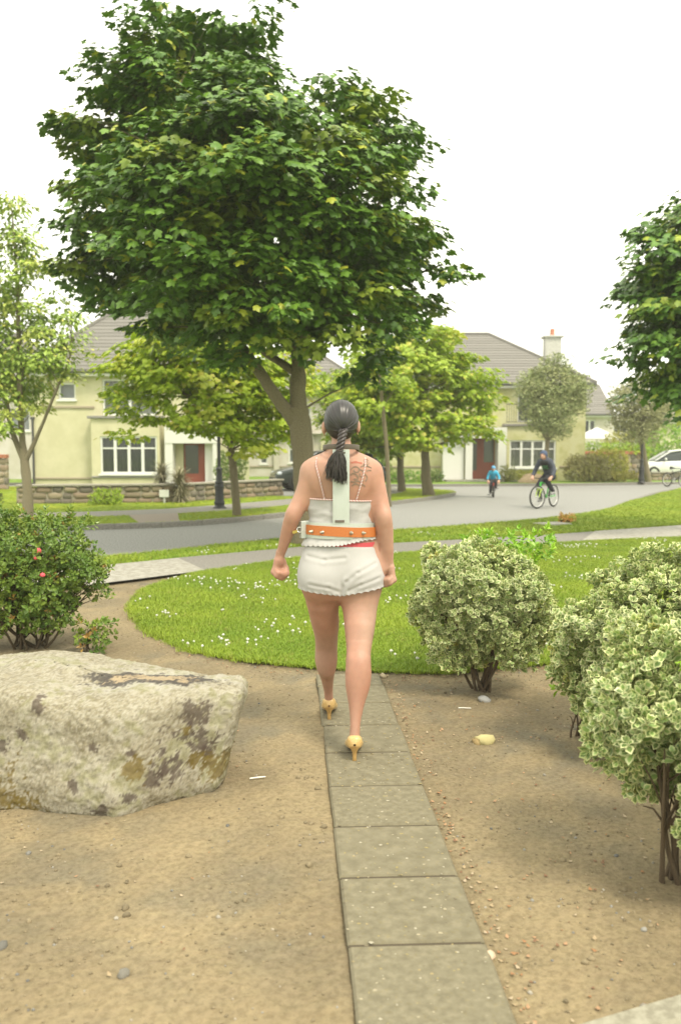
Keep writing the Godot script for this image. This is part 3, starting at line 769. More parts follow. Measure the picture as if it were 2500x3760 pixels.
func tree(called: String, label: String, group: String, limbs: Array, lobes: Array, spec: Dictionary) -> Node3D:
	rng.seed = spec.seed
	var base = V(limbs[0][0]); base.y = 0.0
	var t = thing(called, label, "tree", base, 0.0, group)
	var tr := MB.new()
	var first: Array = limbs[0]
	if first[0][1] > -0.05: first = [[first[0][0], -0.12, first[0][2], first[0][3] * 1.12]] + first
	var nodes = limb(tr, first, spec.get("sides", 9), base)
	obj("trunk", tr, spec.bark, t)
	for i in range(1, limbs.size()):
		var b := MB.new()
		nodes += limb(b, limbs[i], 7, base)
		obj("limb", b, spec.bark, t)
	var sp: float = spec.space
	var lo = Vector3(1e9, 1e9, 1e9); var hi = -lo
	for l in lobes:
		lo = lo.min(V(l) - Vector3.ONE * l[3]); hi = hi.max(V(l) + Vector3.ONE * l[3])
	var clumps = []
	var y = lo.y
	while y < hi.y:
		var x = lo.x
		while x < hi.x:
			var z = lo.z
			while z < hi.z:
				var p = Vector3(x, y, z) + Vector3(rnd(-0.5, 0.5), rnd(-0.5, 0.5), rnd(-0.5, 0.5)) * sp
				z += sp
				var d = depth_in(lobes, p, 1.0)
				if d < spec.get("rim", 0.08): continue
				if d > spec.get("shell", 0.8) and rng.randf() < spec.get("hollow", 0.6): continue
				if rng.randf() < spec.get("gap", 0.08): continue
				clumps.append([p, d])
			x += sp
		y += sp * 0.8
	var ctr = Vector3.ZERO
	for c in clumps: ctr += c[0]
	ctr /= clumps.size()
	# twigs: from the nearest limb point below to the clump
	var tw := MB.new()
	var every = maxi(1, int(clumps.size() / float(spec.get("twigs", 90))))
	for i in range(0, clumps.size(), every):
		var p = clumps[i][0] - base
		var best = null; var bd = 1e9
		for q in nodes:
			if q.y < spec.get("fork", 1.2): continue
			var dd = q.distance_to(p - Vector3(0, 0.5, 0)) + maxf(0.0, q.y - p.y) * 2.0
			if dd < bd: bd = dd; best = q
		if best == null: continue
		var mid = best.lerp(p, 0.5) + Vector3(0, bd * 0.06, 0) + rdir() * bd * 0.06
		tw.tube([best, best.lerp(mid, 0.5), mid, mid.lerp(p, 0.55), p], [0.008 + bd * 0.008, 0.007 + bd * 0.006, 0.006 + bd * 0.004, 0.006, 0.004], 4, false)
	var tn = obj("branches", tw, spec.bark, t)
	tn.set_meta("kind", "stuff")
	var xf = []; var cs = []
	for c in clumps:
		var p: Vector3 = c[0]
		var out: Vector3 = (p - ctr); out.y *= 0.6; out = out.normalized()
		# some twigs, picked at random, carry young yellowish leaves
		var young = 0.55 if rng.randf() < spec.get("young", 0.12) else 0.0
		var R: float = spec.clump * rnd(0.7, 1.25)
		var dirn = (out * 0.7 + rdir() * 0.8); dirn.y *= 0.35; dirn = dirn.normalized()
		var cnt = int(spec.leaves * rnd(0.7, 1.3))
		for i in cnt:
			var o = rdir() * pow(rng.randf(), 0.45) * R
			o = o * Vector3(1, spec.get("flat", 0.5), 1) + dirn * dirn.dot(o) * 0.5
			var q = p + o + Vector3(0, -o.length_squared() * 0.25, 0)
			var along = (Vector3(o.x, 0, o.z).normalized() + dirn * 0.4 + Vector3(0, spec.get("droop", -0.5), 0) + rdir() * 0.55)
			var face = (Vector3.UP * spec.get("up", 1.0) + out * 0.35 + rdir() * 0.5)
			xf.append(Transform3D(leaf_basis(along, face, spec.size * rnd(0.7, 1.2)), q - base))
			cs.append(leaf_tint(spec).lerp(spec.c2, young * rnd(0.5, 1.0)))
	many("crown", spec.leaf, spec.lmat, xf, cs, t).set_meta("kind", "stuff")
	return t

# shrub of leaf tufts on a rounded body over bare stems
func shrub(called: String, label: String, category: String, group: String, base: Vector3, lobes: Array, spec: Dictionary) -> Node3D:
	rng.seed = spec.seed
	var t = thing(called, label, category, base, 0.0, group)
	for i in spec.get("stems", 7):
		var l = lobes[i % lobes.size()]
		var a = rnd(0, TAU); var top = V(l) + Vector3(cos(a), rnd(-0.3, 0.3), sin(a)) * l[3] * rnd(0.55, 0.9)
		var b0 = Vector3(rnd(-1, 1), 0, rnd(-1, 1)) * spec.get("foot", 0.06)
		var mid = b0.lerp(top, 0.62) + Vector3(rnd(-1, 1), 0.3, rnd(-1, 1)) * 0.05
		var st := MB.new()
		var r = spec.get("stem_r", 0.012)
		var q1 = b0.lerp(top, 0.34); q1.y = top.y * 0.22
		limb(st, [[b0.x, -0.05, b0.z, r * 1.2], [q1.x, q1.y, q1.z, r], [mid.x, mid.y, mid.z, r * 0.7], [top.x, top.y, top.z, r * 0.3]], 5)
		for k in spec.get("forks", 3):
			var f0 = b0.lerp(mid, rnd(0.4, 1.0)); var f1 = f0.lerp(top, 0.6) + rdir() * l[3] * 0.45
			st.tube([f0, f0.lerp(f1, 0.5) + Vector3(0, 0.02, 0), f1], [r * 0.55, r * 0.4, r * 0.2], 4, false)
		obj("stem", st, spec.bark, t)
	var sp: float = spec.space
	var lo = Vector3(1e9, 1e9, 1e9); var hi = -lo
	for l in lobes:
		lo = lo.min(V(l) - Vector3.ONE * l[3]); hi = hi.max(V(l) + Vector3.ONE * l[3])
	var found = []
	var y = lo.y
	while y < hi.y:
		var x = lo.x
		while x < hi.x:
			var z = lo.z
			while z < hi.z:
				var p = Vector3(x, y, z) + Vector3(rnd(-0.5, 0.5), rnd(-0.5, 0.5), rnd(-0.5, 0.5)) * sp
				z += sp
				if p.y < spec.get("floor", 0.03): continue
				var d = depth_in(lobes, p, 1.0) + noise.get_noise_3d(p.x * 150.0 + base.x * 99.0, p.y * 150.0, p.z * 150.0) * spec.get("ragged", 0.06)
				if d < 0.0 or (d > spec.shell and rng.randf() < spec.get("hollow", 0.85)): continue
				if rng.randf() < spec.get("gap", 0.05): continue
				var out = Vector3.ZERO
				for l in lobes:
					var dv = p - V(l)
					out += dv.normalized() * exp(-8.0 * absf(dv.length() - l[3]))
				out = out.normalized()
				var along = (out * spec.get("outward", 0.8) + Vector3.UP * spec.get("upward", 0.6) + rdir() * spec.get("wild", 0.5)).normalized()
				var s = spec.size * rnd(0.75, 1.2)
				var ax = along.cross(Vector3(0.3, 0.1, 0.9)).normalized()
				var bs = Basis(ax, along, ax.cross(along)).rotated(along, rnd(0, TAU)).scaled(Vector3.ONE * s)
				found.append([(base + p).distance_to(Vector3(0, 1.5, 0)), Transform3D(bs, p), leaf_tint(spec), d])
			x += sp
		y += sp
	var single_n: int = spec.get("singles", 0)
	var xf = [[], []]; var cs = [[], []]
	var variants: Array = spec.leaf
	if single_n > 0: found.sort_custom(func(a, b): return a[0] + a[3] * 2.0 < b[0] + b[3] * 2.0)
	var vm = []
	for w in variants: vm.append(w.mesh())
	var tones = []
	for k in 8:
		var tm: StandardMaterial3D = spec.lmat.duplicate()
		tm.albedo_color = leaf_tint(spec).clamp().linear_to_srgb()
		tones.append(tm)
	for i in found.size():
		var q = found[i]
		if i < single_n:
			obj("sprig", vm[i % vm.size()], tones[rng.randi() % tones.size()], t).transform = q[1]
		else:
			xf[i % vm.size()].append(q[1]); cs[i % vm.size()].append(q[2])
	for k in vm.size():
		var o = many("foliage", vm[k], spec.lmat, xf[k], cs[k], t)
		o.set_meta("kind", "stuff")
	return t

func plants_near() -> void:
	M.bark_shrub = nmat([[0.3, 0.07, 0.05, 0.03], [0.7, 0.14, 0.1, 0.06]], 0.1, 6.0, 71, 0.95, 0.2, 0.2)
	M.leaf_gloss = leaf_mat(0.42, 0.3)
	var edged = [rosette(8, true, 0.8), rosette(8, true, 0.75)]
	var g = "variegated rounded shrubs in the bed"
	var c = Color(1, 1, 1)
	var spec = {"seed": 5, "leaf": edged, "lmat": M.leaf_gloss, "bark": M.bark_shrub, "size": 0.036, "space": 0.038, "shell": 0.1, "hollow": 0.93, "c0": Color(0.92, 0.96, 0.86), "c1": Color(1.2, 1.17, 1.05), "bright": 0.02, "c2": Color(1.1, 0.95, 0.6), "stems": 14, "foot": 0.05, "stem_r": 0.009, "singles": 300, "ragged": 0.2, "forks": 5, "gap": 0.1, "outward": 0.8, "upward": 0.35, "wild": 0.75}
	shrub("variegated_shrub", "round cream and green variegated shrub on bare stems beside the rounded lawn", "shrub", g, Vector3(0.875, 0, -5.2), [[-0.04, 0.58, 0.0, 0.34], [-0.14, 0.56, 0.08, 0.29], [0.12, 0.52, 0.05, 0.31], [-0.06, 0.44, 0.02, 0.28], [0.1, 0.4, 0.0, 0.25], [0.06, 0.66, -0.05, 0.24], [-0.18, 0.68, 0.0, 0.2], [0.22, 0.6, 0.0, 0.2]], spec)
	spec.seed = 6; spec.stems = 9
	shrub("variegated_shrub", "broad variegated shrub filling the gap between two rounded variegated neighbours", "shrub", g, Vector3(1.55, 0, -4.2), [[0.1, 0.58, 0.0, 0.36], [-0.2, 0.48, 0.1, 0.28], [-0.3, 0.56, 0.05, 0.18], [0.3, 0.62, 0.05, 0.36], [-0.1, 0.34, 0.1, 0.26], [-0.22, 0.28, 0.1, 0.2], [0.12, 0.68, -0.15, 0.3], [0.44, 0.7, -0.1, 0.32]], spec)
	spec.seed = 7; spec.stems = 9; spec.stem_r = 0.009
	shrub("variegated_shrub", "dense variegated shrub with long bare leaning stems above dry leaf litter", "shrub", g, Vector3(1.17, 0, -2.86), [[0.03, 0.65, 0.0, 0.28], [0.35, 0.63, 0.06, 0.32], [0.11, 0.54, 0.06, 0.3], [-0.09, 0.61, 0.03, 0.22], [0.46, 0.56, 0.1, 0.28], [0.02, 0.46, 0.12, 0.13]], spec)
	# plain green reverted shoots growing through and behind the variegated shrubs
	var green = [rosette(8, false, 0.5)]
	var gs = {"seed": 9, "leaf": green, "lmat": leaf_mat(0.4, 0.5), "bark": M.bark_shrub, "size": 0.05, "space": 0.055, "shell": 0.12, "hollow": 0.8, "c0": Color(0.195, 0.390, 0.030), "c1": Color(0.360, 0.570, 0.045), "stems": 4, "foot": 0.03, "stem_r": 0.006, "ragged": 0.16, "gap": 0.25, "singles": 0}
	shrub("green_shrub", "plain green leafy shrub peeping over the round variegated shrub by the lawn", "shrub", "", Vector3(1.08, 0, -5.75), [[-0.12, 0.84, 0.0, 0.14], [0.12, 0.85, 0.05, 0.15], [0.28, 0.8, 0.0, 0.12], [0.05, 0.6, 0.0, 0.2]], gs)
	gs.seed = 10
	shrub("green_shrub", "bright green shoots between the two nearer variegated shrubs beside dry litter", "shrub", "", Vector3(1.62, 0, -3.4), [[0.0, 0.68, 0.0, 0.14], [0.14, 0.66, 0.05, 0.16], [-0.1, 0.62, 0.0, 0.1], [0.05, 0.45, 0.0, 0.15]], gs)
	gs.seed = 12
	shrub("green_shrub", "bright green shoots growing out through the shrub with leaning stems", "shrub", "", Vector3(1.32, 0, -2.58), [[0.06, 0.63, 0.09, 0.08], [0.14, 0.5, 0.16, 0.09], [0.1, 0.56, 0.12, 0.07]], gs)
	gs.seed = 14; gs.size = 0.04
	shrub("green_shrub", "low green leaf sprout at the foot of the broad variegated shrub", "shrub", "", Vector3(1.22, 0, -4.32), [[0.0, 0.24, 0.0, 0.09], [0.06, 0.32, 0.0, 0.07], [0.02, 0.17, 0.02, 0.06]], gs)
	# rose bush
	var rs = {"seed": 21, "leaf": [rosette(7, false, 0.62), rosette(6, false, 0.55)], "lmat": leaf_mat(0.4, 0.45), "bark": mat(0.075, 0.055, 0.03, 0.9), "size": 0.045, "space": 0.052, "shell": 0.2, "hollow": 0.8, "c0": Color(0.10, 0.19, 0.035), "c1": Color(0.24, 0.32, 0.045), "bright": 0.05, "c2": Color(0.405, 0.255, 0.068), "stems": 22, "foot": 0.16, "stem_r": 0.009, "ragged": 0.22, "gap": 0.16, "singles": 300, "forks": 4, "wild": 0.7, "upward": 0.8}
	shrub("rose_bush", "leafy rose bush with bronze tips and pink flowers beside the granite block", "bush", "", Vector3(-2.38, 0, -6.35), [[0.0, 0.68, 0.0, 0.36], [-0.35, 0.7, 0.05, 0.36], [0.3, 0.66, 0.05, 0.3], [0.1, 0.5, 0.1, 0.36], [-0.25, 0.5, 0.1, 0.36], [0.42, 0.55, 0.0, 0.22], [-0.1, 0.78, 0.0, 0.28], [0.28, 0.78, 0.0, 0.2]], rs)
	rs.seed = 22; rs.stems = 5; rs.singles = 0; rs.foot = 0.05; rs.stem_r = 0.005
	shrub("rose_sucker", "small leafy rose shoot on the soil beside the rose bush", "plant", "", Vector3(-1.86, 0, -6.15), [[-0.06, 0.1, 0.0, 0.1], [0.06, 0.15, 0.0, 0.1], [0.12, 0.23, 0.0, 0.08]], rs)
	# roses
	for r in [[-2.145, 0.775, -5.98, 0.03, "large pink rose near the top of the rose bush"], [-2.16, 0.725, -5.97, 0.018, "small pink rose bud close under the topmost rose"], [-2.1, 0.61, -5.93, 0.024, "pink rose halfway down the rose bush facing the boulder"], [-2.45, 0.56, -5.9, 0.02, "pink rose low down among the inner leaves of the rose bush"]]:
		var fl = thing("rose", r[4], "flower", V(r), 0.0, "pink roses on the rose bush")
		var m := MB.new()
		for i in 14:
			var a = i * 2.4; var k = i / 13.0
			var o = Vector3(cos(a), 0, sin(a)) * (0.15 + k * 0.4)
			m.ball(o * r[3] + Vector3(0, (0.35 - k * 0.25) * r[3], 0), Vector3(0.55, 0.5, 0.2) * r[3], 4, Basis(Vector3.UP, -a + PI / 2))
		obj("petals", m, mat(0.75, 0.10, 0.13, 0.6), fl)
		var sm := MB.new()
		sm.tube([Vector3(0, 0, 0), Vector3(0.0, -0.06, -0.04), Vector3(0.0, -0.16, -0.14)], [0.004, 0.003, 0.003], 4)
		obj("flower_stalk", sm, mat(0.1, 0.14, 0.03), fl)
	# odds and ends on the soil
	for s in [[0.742, -4.25, 0.055, "pale yellow rough stone lying on the soil beside the slabs", 0.46, 0.41, 0.2], [0.70, -4.24, 0.035, "smaller brownish stone touching the pale yellow stone", 0.3, 0.22, 0.1], [-1.02, -2.45, 0.02, "dark slate chip on the bare trodden soil", 0.125, 0.12, 0.105], [-0.62, -2.32, 0.022, "flat dark grey stone sunk in the trodden soil", 0.17, 0.16, 0.135], [0.86, -4.98, 0.04, "grey stone at the foot of the round variegated shrub", 0.34, 0.34, 0.33], [0.44, -2.4, 0.022, "pinkish stone chip beside the slab edge", 0.55, 0.42, 0.3], [0.28, -5.5, 0.03, "buff stone at the end of the slabs by the lawn", 0.4, 0.33, 0.22]]:
		var pm = pebble(int(s[2] * 1000), 0.62)
		var o = single("stone", pm, mat(s[4], s[5], s[6], 0.9), s[3], "stone", "loose stones on the bed")
		o.transform = Transform3D(Basis.from_euler(Vector3(0.1, s[2] * 60.0, 0.15)).scaled(Vector3.ONE * s[2]), Vector3(s[0], soil_y(s[0], s[1]) + s[2] * 0.2, s[1]))
	for s in [[-0.375, -3.74, 0.3, "thin white stick on the soil beside the granite block"], [0.72, -4.82, -0.1, "thin white stick on the soil below the round variegated shrub"]]:
		var sm2 := MB.new()
		sm2.tube([Vector3(-0.036, 0, 0), Vector3(0, 0.002, 0.003), Vector3(0.036, 0, 0)], [0.0035, 0.0035, 0.003], 6)
		var o2 = single("stick", sm2, mat(0.72, 0.7, 0.64, 0.7), s[3], "stick")
		o2.position = Vector3(s[0], soil_y(s[0], s[1]) + 0.005, s[1]); o2.rotation.y = s[2]

func trees_far() -> void:
	M.bark = nmat([[0.25, 0.1, 0.085, 0.05], [0.5, 0.17, 0.145, 0.085], [0.75, 0.26, 0.225, 0.135]], 0.05, 2.2, 73, 0.95, 0.8, 0.12)
	M.bark_pale = nmat([[0.25, 0.16, 0.135, 0.085], [0.5, 0.24, 0.205, 0.13], [0.75, 0.33, 0.29, 0.2]], 0.05, 2.2, 74, 0.95, 0.6, 0.12)
	var ml = maple_leaf(); var ov = oval_leaf(0.55)
	var lm = leaf_mat(0.45, 0.45)
	tree("maple_tree", "large dark green maple with forked trunk on the near verge", "",
		[[[-0.531, -0.02, -13.2, 0.27], [-0.543, 0.45, -13.2, 0.185], [-0.568, 1.19, -13.2, 0.165], [-0.62, 1.86, -13.2, 0.168], [-0.67, 2.15, -13.2, 0.17]],
		[[-0.66, 2.0, -13.2, 0.15], [-0.651, 2.53, -13.2, 0.125], [-0.642, 3.06, -13.2, 0.105], [-0.56, 3.85, -13.2, 0.074], [-0.62, 4.63, -13.2, 0.047], [-0.7, 6.2, -13.2, 0.02]],
		[[-0.67, 1.9, -13.2, 0.13], [-0.961, 2.26, -13.1, 0.105], [-1.215, 2.65, -13.0, 0.09], [-1.465, 3.03, -12.9, 0.075], [-1.82, 3.64, -12.7, 0.052], [-2.22, 4.47, -12.5, 0.032], [-2.5, 5.8, -12.6, 0.015]],
		[[-0.644, 2.66, -13.2, 0.074], [-0.972, 2.87, -13.3, 0.061], [-1.26, 3.1, -13.5, 0.055], [-1.71, 3.84, -13.9, 0.043], [-2.4, 5.2, -14.2, 0.02]],
		[[-0.62, 3.2, -13.2, 0.07], [-0.2, 3.7, -13.0, 0.055], [0.3, 4.4, -12.9, 0.04], [0.7, 5.6, -13.1, 0.02]],
		[[-0.6, 3.5, -13.2, 0.06], [0.1, 3.8, -13.7, 0.045], [0.9, 4.2, -14.0, 0.028], [1.6, 4.4, -13.6, 0.014]]],
		MAPLE, {"seed": 101, "bark": M.bark, "leaf": ml, "lmat": lm, "size": 0.12, "space": 0.47, "clump": 0.35, "leaves": 88, "rim": 0.12, "shell": 0.7, "hollow": 0.62, "gap": 0.16, "c0": Color(0.058, 0.138, 0.016), "c1": Color(0.13, 0.245, 0.024), "c2": Color(0.33, 0.37, 0.035), "bright": 0.07, "twigs": 170, "fork": 2.0, "flat": 0.48, "droop": -0.45, "sides": 12})
	var lime = {"seed": 111, "bark": M.bark, "leaf": ml, "lmat": leaf_mat(0.45, 0.85), "size": 0.115, "space": 0.42, "clump": 0.34, "leaves": 60, "rim": 0.04, "shell": 0.7, "hollow": 0.7, "gap": 0.12, "c0": Color(0.275, 0.405, 0.02), "c1": Color(0.455, 0.575, 0.04), "c2": Color(0.55, 0.53, 0.09), "bright": 0.1, "twigs": 50, "fork": 1.4, "flat": 0.42}
	tree("young_maple", "bright yellow green young maple beside the black lamp post", "", [[[-2.296, -0.02, -18.75, 0.106], [-2.346, 0.87, -18.75, 0.087], [-2.44, 1.63, -18.8, 0.077], [-2.58, 2.5, -18.8, 0.067], [-2.81, 3.25, -18.8, 0.048], [-3.0, 3.9, -18.8, 0.02]], [[-2.5, 2.0, -18.8, 0.04], [-1.9, 2.5, -18.9, 0.03], [-1.4, 3.0, -19.2, 0.015]], [[-2.6, 2.3, -18.8, 0.045], [-3.4, 2.7, -18.6, 0.03], [-4.3, 3.2, -18.7, 0.015]]], LIME1, lime)
	lime.seed = 112; lime.size = 0.135; lime.space = 0.5; lime.clump = 0.42; lime.c0 = Color(0.235, 0.36, 0.02); lime.c1 = Color(0.40, 0.52, 0.04)
	tree("young_maple", "bright green tree with a thick leaning trunk on the kerbed grass point", "", [[[2.839, -0.01, -27.1, 0.236], [2.74, 0.5, -27.1, 0.16], [2.721, 0.86, -27.1, 0.15], [2.687, 1.7, -27.1, 0.125], [2.634, 3.34, -27.1, 0.083], [2.6, 4.6, -27.1, 0.03]]], LIME2, lime)
	lime.seed = 113; lime.c0 = Color(0.20, 0.32, 0.02); lime.c1 = Color(0.34, 0.45, 0.035)
	tree("young_maple", "green tree with a straight dark trunk behind the kerbed grass point", "", [[[2.142, 0.0, -29.6, 0.152], [2.093, 0.81, -29.6, 0.121], [2.057, 1.86, -29.6, 0.106], [1.822, 3.51, -29.6, 0.061]]], LIME3, lime)
	lime.seed = 114; lime.leaves = 30
	tree("slender_tree", "slender pale stemmed tree by the far footpath with a thin crown", "", [[[1.323, 0.0, -23.2, 0.075], [1.296, 0.96, -23.2, 0.06], [1.196, 2.14, -23.2, 0.055], [1.073, 3.31, -23.2, 0.045], [1.0, 4.0, -23.2, 0.02]]], [[1.1, 3.4, -23.2, 0.5], [0.9, 3.0, -23.0, 0.45], [1.4, 3.0, -23.3, 0.45], [1.1, 3.9, -23.2, 0.35]], lime)
	tree("sparse_tree", "thin grey green tree with three upswept limbs across the road", "", [[[-6.835, -0.03, -18.5, 0.123], [-6.827, 0.59, -18.5, 0.104], [-6.876, 1.25, -18.5, 0.098]], [[-6.876, 1.2, -18.5, 0.085], [-6.93, 2.0, -18.5, 0.066], [-6.943, 3.22, -18.5, 0.057], [-6.938, 5.07, -18.5, 0.038], [-7.0, 6.6, -18.5, 0.012]], [[-6.876, 1.2, -18.5, 0.066], [-6.47, 1.96, -18.4, 0.038], [-6.09, 2.74, -18.3, 0.028], [-5.8, 3.4, -18.3, 0.019], [-5.7, 4.0, -18.3, 0.01]], [[-6.876, 1.2, -18.5, 0.076], [-7.2, 2.0, -18.6, 0.057], [-7.4, 3.24, -18.7, 0.048], [-7.6, 4.65, -18.7, 0.029], [-7.8, 6.0, -18.7, 0.012]]], LEFT,
		{"seed": 121, "bark": M.bark_pale, "leaf": ov, "lmat": lm, "size": 0.115, "space": 0.4, "clump": 0.3, "leaves": 85, "rim": 0.0, "shell": 0.6, "hollow": 0.4, "gap": 0.12, "c0": Color(0.201, 0.311, 0.051), "c1": Color(0.365, 0.493, 0.073), "c2": Color(0.547, 0.547, 0.128), "bright": 0.08, "twigs": 70, "fork": 1.3, "flat": 0.6})
	tree("maple_tree", "dark green maple on the verge beyond the dying orange shrub", "", [[[6.9, -0.02, -14.9, 0.24], [6.88, 1.0, -14.9, 0.18], [6.8, 2.0, -14.8, 0.16], [6.6, 3.4, -14.7, 0.1], [6.4, 4.8, -14.7, 0.04]], [[6.82, 1.9, -14.8, 0.1], [6.2, 2.7, -14.4, 0.07], [5.6, 3.6, -14.4, 0.04], [5.3, 4.6, -14.4, 0.015]]], RIGHT,
		{"seed": 131, "bark": M.bark, "leaf": ml, "lmat": lm, "size": 0.12, "space": 0.4, "clump": 0.33, "leaves": 70, "rim": 0.06, "shell": 0.7, "hollow": 0.5, "gap": 0.14, "c0": Color(0.06, 0.148, 0.024), "c1": Color(0.138, 0.262, 0.033), "c2": Color(0.33, 0.4, 0.045), "bright": 0.07, "twigs": 60, "fork": 1.9, "flat": 0.48})
	var ol = {"seed": 141, "bark": M.bark_pale, "leaf": oval_leaf(0.4), "lmat": leaf_mat(0.5, 0.3), "size": 0.13, "space": 0.3, "clump": 0.26, "leaves": 34, "rim": -0.02, "shell": 0.45, "hollow": 0.6, "gap": 0.03, "c0": Color(0.202, 0.256, 0.101), "c1": Color(0.349, 0.388, 0.163), "c2": Color(0.419, 0.419, 0.217), "bright": 0.1, "twigs": 60, "fork": 1.7, "flat": 0.8, "droop": 0.3, "up": 0.4}
	tree("clipped_tree", "round headed grey green tree before the pale green house", "", [[[9.018, -0.02, -36.9, 0.129], [8.943, 1.03, -36.9, 0.11], [8.89, 1.94, -36.6, 0.092], [8.83, 3.39, -36.2, 0.055]], [[8.9, 1.8, -36.6, 0.06], [8.4, 2.6, -36.2, 0.04], [8.2, 3.4, -36, 0.02]], [[8.9, 1.8, -36.6, 0.06], [9.4, 2.6, -36.3, 0.04], [9.7, 3.5, -36.2, 0.02]]], OLIVE1, ol)
	ol.seed = 142; ol.c0 = Color(0.232, 0.248, 0.116); ol.c1 = Color(0.388, 0.388, 0.186)
	tree("clipped_tree", "olive brown tree with a leaning trunk beside the parked white car", "", [[[13.9, -0.02, -38.3, 0.172], [13.6, 1.0, -38.0, 0.134], [13.3, 1.96, -37.6, 0.114], [13.16, 3.28, -37.2, 0.076]]], OLIVE2, ol)

# plain bush standing on the ground: base, half sizes
func bush(label: String, at: Vector3, hs: Vector3, sd: int, c0: Color, c1: Color, size := 0.09, called := "bush", cat := "bush", group := "") -> void:
	var lobes = []
	rng.seed = sd * 17 + 3
	var r = minf(hs.y, minf(hs.x, hs.z))
	var n = int(ceil(hs.x / r)) * 2 + 1
	for i in n:
		var f = (i / float(maxi(n - 1, 1)) * 2.0 - 1.0)
		lobes.append([f * maxf(hs.x - r, 0.0) + rnd(-0.15, 0.15) * r, hs.y * 2.0 - r + rnd(-0.25, 0.0) * r, rnd(-0.5, 0.5) * maxf(hs.z - r, 0.1), r * rnd(0.85, 1.05)])
		lobes.append([f * maxf(hs.x - r, 0.0), r * 0.8, rnd(-0.5, 0.5) * maxf(hs.z - r, 0.1), r * rnd(0.85, 1.0)])
	shrub(called, label, cat, group, at, lobes, {"seed": sd, "leaf": [rosette(6, false, 0.6)], "lmat": leaf_mat(0.5, 0.4), "bark": M.bark_shrub, "size": size, "space": size * 1.25, "shell": 0.22, "hollow": 0.95, "c0": c0, "c1": c1, "stems": 4, "foot": 0.1, "stem_r": 0.02, "ragged": r * 0.45, "gap": 0.06, "wild": 0.7})

# ---- buildings
# upright wall panel in local x/y at depth z with openings [x0, x1, y0, y1]
func wall(m: MB, x0: float, x1: float, y0: float, y1: float, z: float, th: float, holes: Array) -> void:
	var xs = [x0, x1]; var ys = [y0, y1]
	for h in holes: xs += [h[0], h[1]]; ys += [h[2], h[3]]
	xs.sort(); ys.sort()
	for i in xs.size() - 1:
		for j in ys.size() - 1:
			if xs[i + 1] - xs[i] < 0.001 or ys[j + 1] - ys[j] < 0.001: continue
			var cx = (xs[i] + xs[i + 1]) * 0.5; var cy = (ys[j] + ys[j + 1]) * 0.5
			var open = false
			for h in holes:
				if cx > h[0] and cx < h[1] and cy > h[2] and cy < h[3]: open = true
			if not open: m.box(Vector3(cx, cy, z - th * 0.5), Vector3(xs[i + 1] - xs[i], ys[j + 1] - ys[j], th))
# window set in an opening: casement columns, transom height share, backing colour
func window(t: Node3D, h: Array, z: float, cols: int, transom: float, backing, frame = null, sill := true) -> void:
	var w := Node3D.new(); w.name = "window"; t.add_child(w, true)
	var fm = frame if frame else M.upvc
	var W = h[1] - h[0]; var H = h[3] - h[2]
	w.position = Vector3((h[0] + h[1]) * 0.5, h[2], z)
	var f := MB.new()
	var b = 0.07
	f.box(Vector3(0, b * 0.5, -0.06), Vector3(W, b, 0.09)); f.box(Vector3(0, H - b * 0.5, -0.06), Vector3(W, b, 0.09))
	for i in cols + 1:
		f.box(Vector3(-W * 0.5 + b * 0.5 + (W - b) * i / cols, H * 0.5, -0.06), Vector3(b if i in [0, cols] else b * 1.5, H - 2 * b, 0.085))
	if transom > 0.0:
		for i in cols:
			f.box(Vector3(-W * 0.5 + (W - b) * (i + 0.5) / cols + b * 0.5, H * transom, -0.06), Vector3(W / cols - b * 1.6, b * 0.8, 0.08))
	obj("window_frame", f, fm, w)
	for i in cols:
		var g := MB.new()
		g.quad(Vector3(-W * 0.5 + W * i / cols + 0.02, b, -0.07), Vector3(-W * 0.5 + W * (i + 1) / cols - 0.02, b, -0.07), Vector3(-W * 0.5 + W * (i + 1) / cols - 0.02, H - b, -0.07), Vector3(-W * 0.5 + W * i / cols + 0.02, H - b, -0.07), Vector3.BACK)
		obj("pane", g, M.glass, w)
	var bk := MB.new()
	# curtain: gently pleated sheet
	var gp = []
	for j in 2:
		for i in 41:
			gp.append(Vector3(-W * 0.5 + W * i / 40.0, H * j, -0.26 + 0.03 * sin(i * 1.9)))
	bk.grid(gp, 2, 41, false, Vector3(0, H * 0.5, -5))
	obj("curtain", bk, backing, w)
	if sill:
		var s := MB.new(); s.cbox(Vector3(0, -0.04, 0.03), Vector3(W + 0.12, 0.075, 0.2), 0.01); obj("sill", s, fm, w)
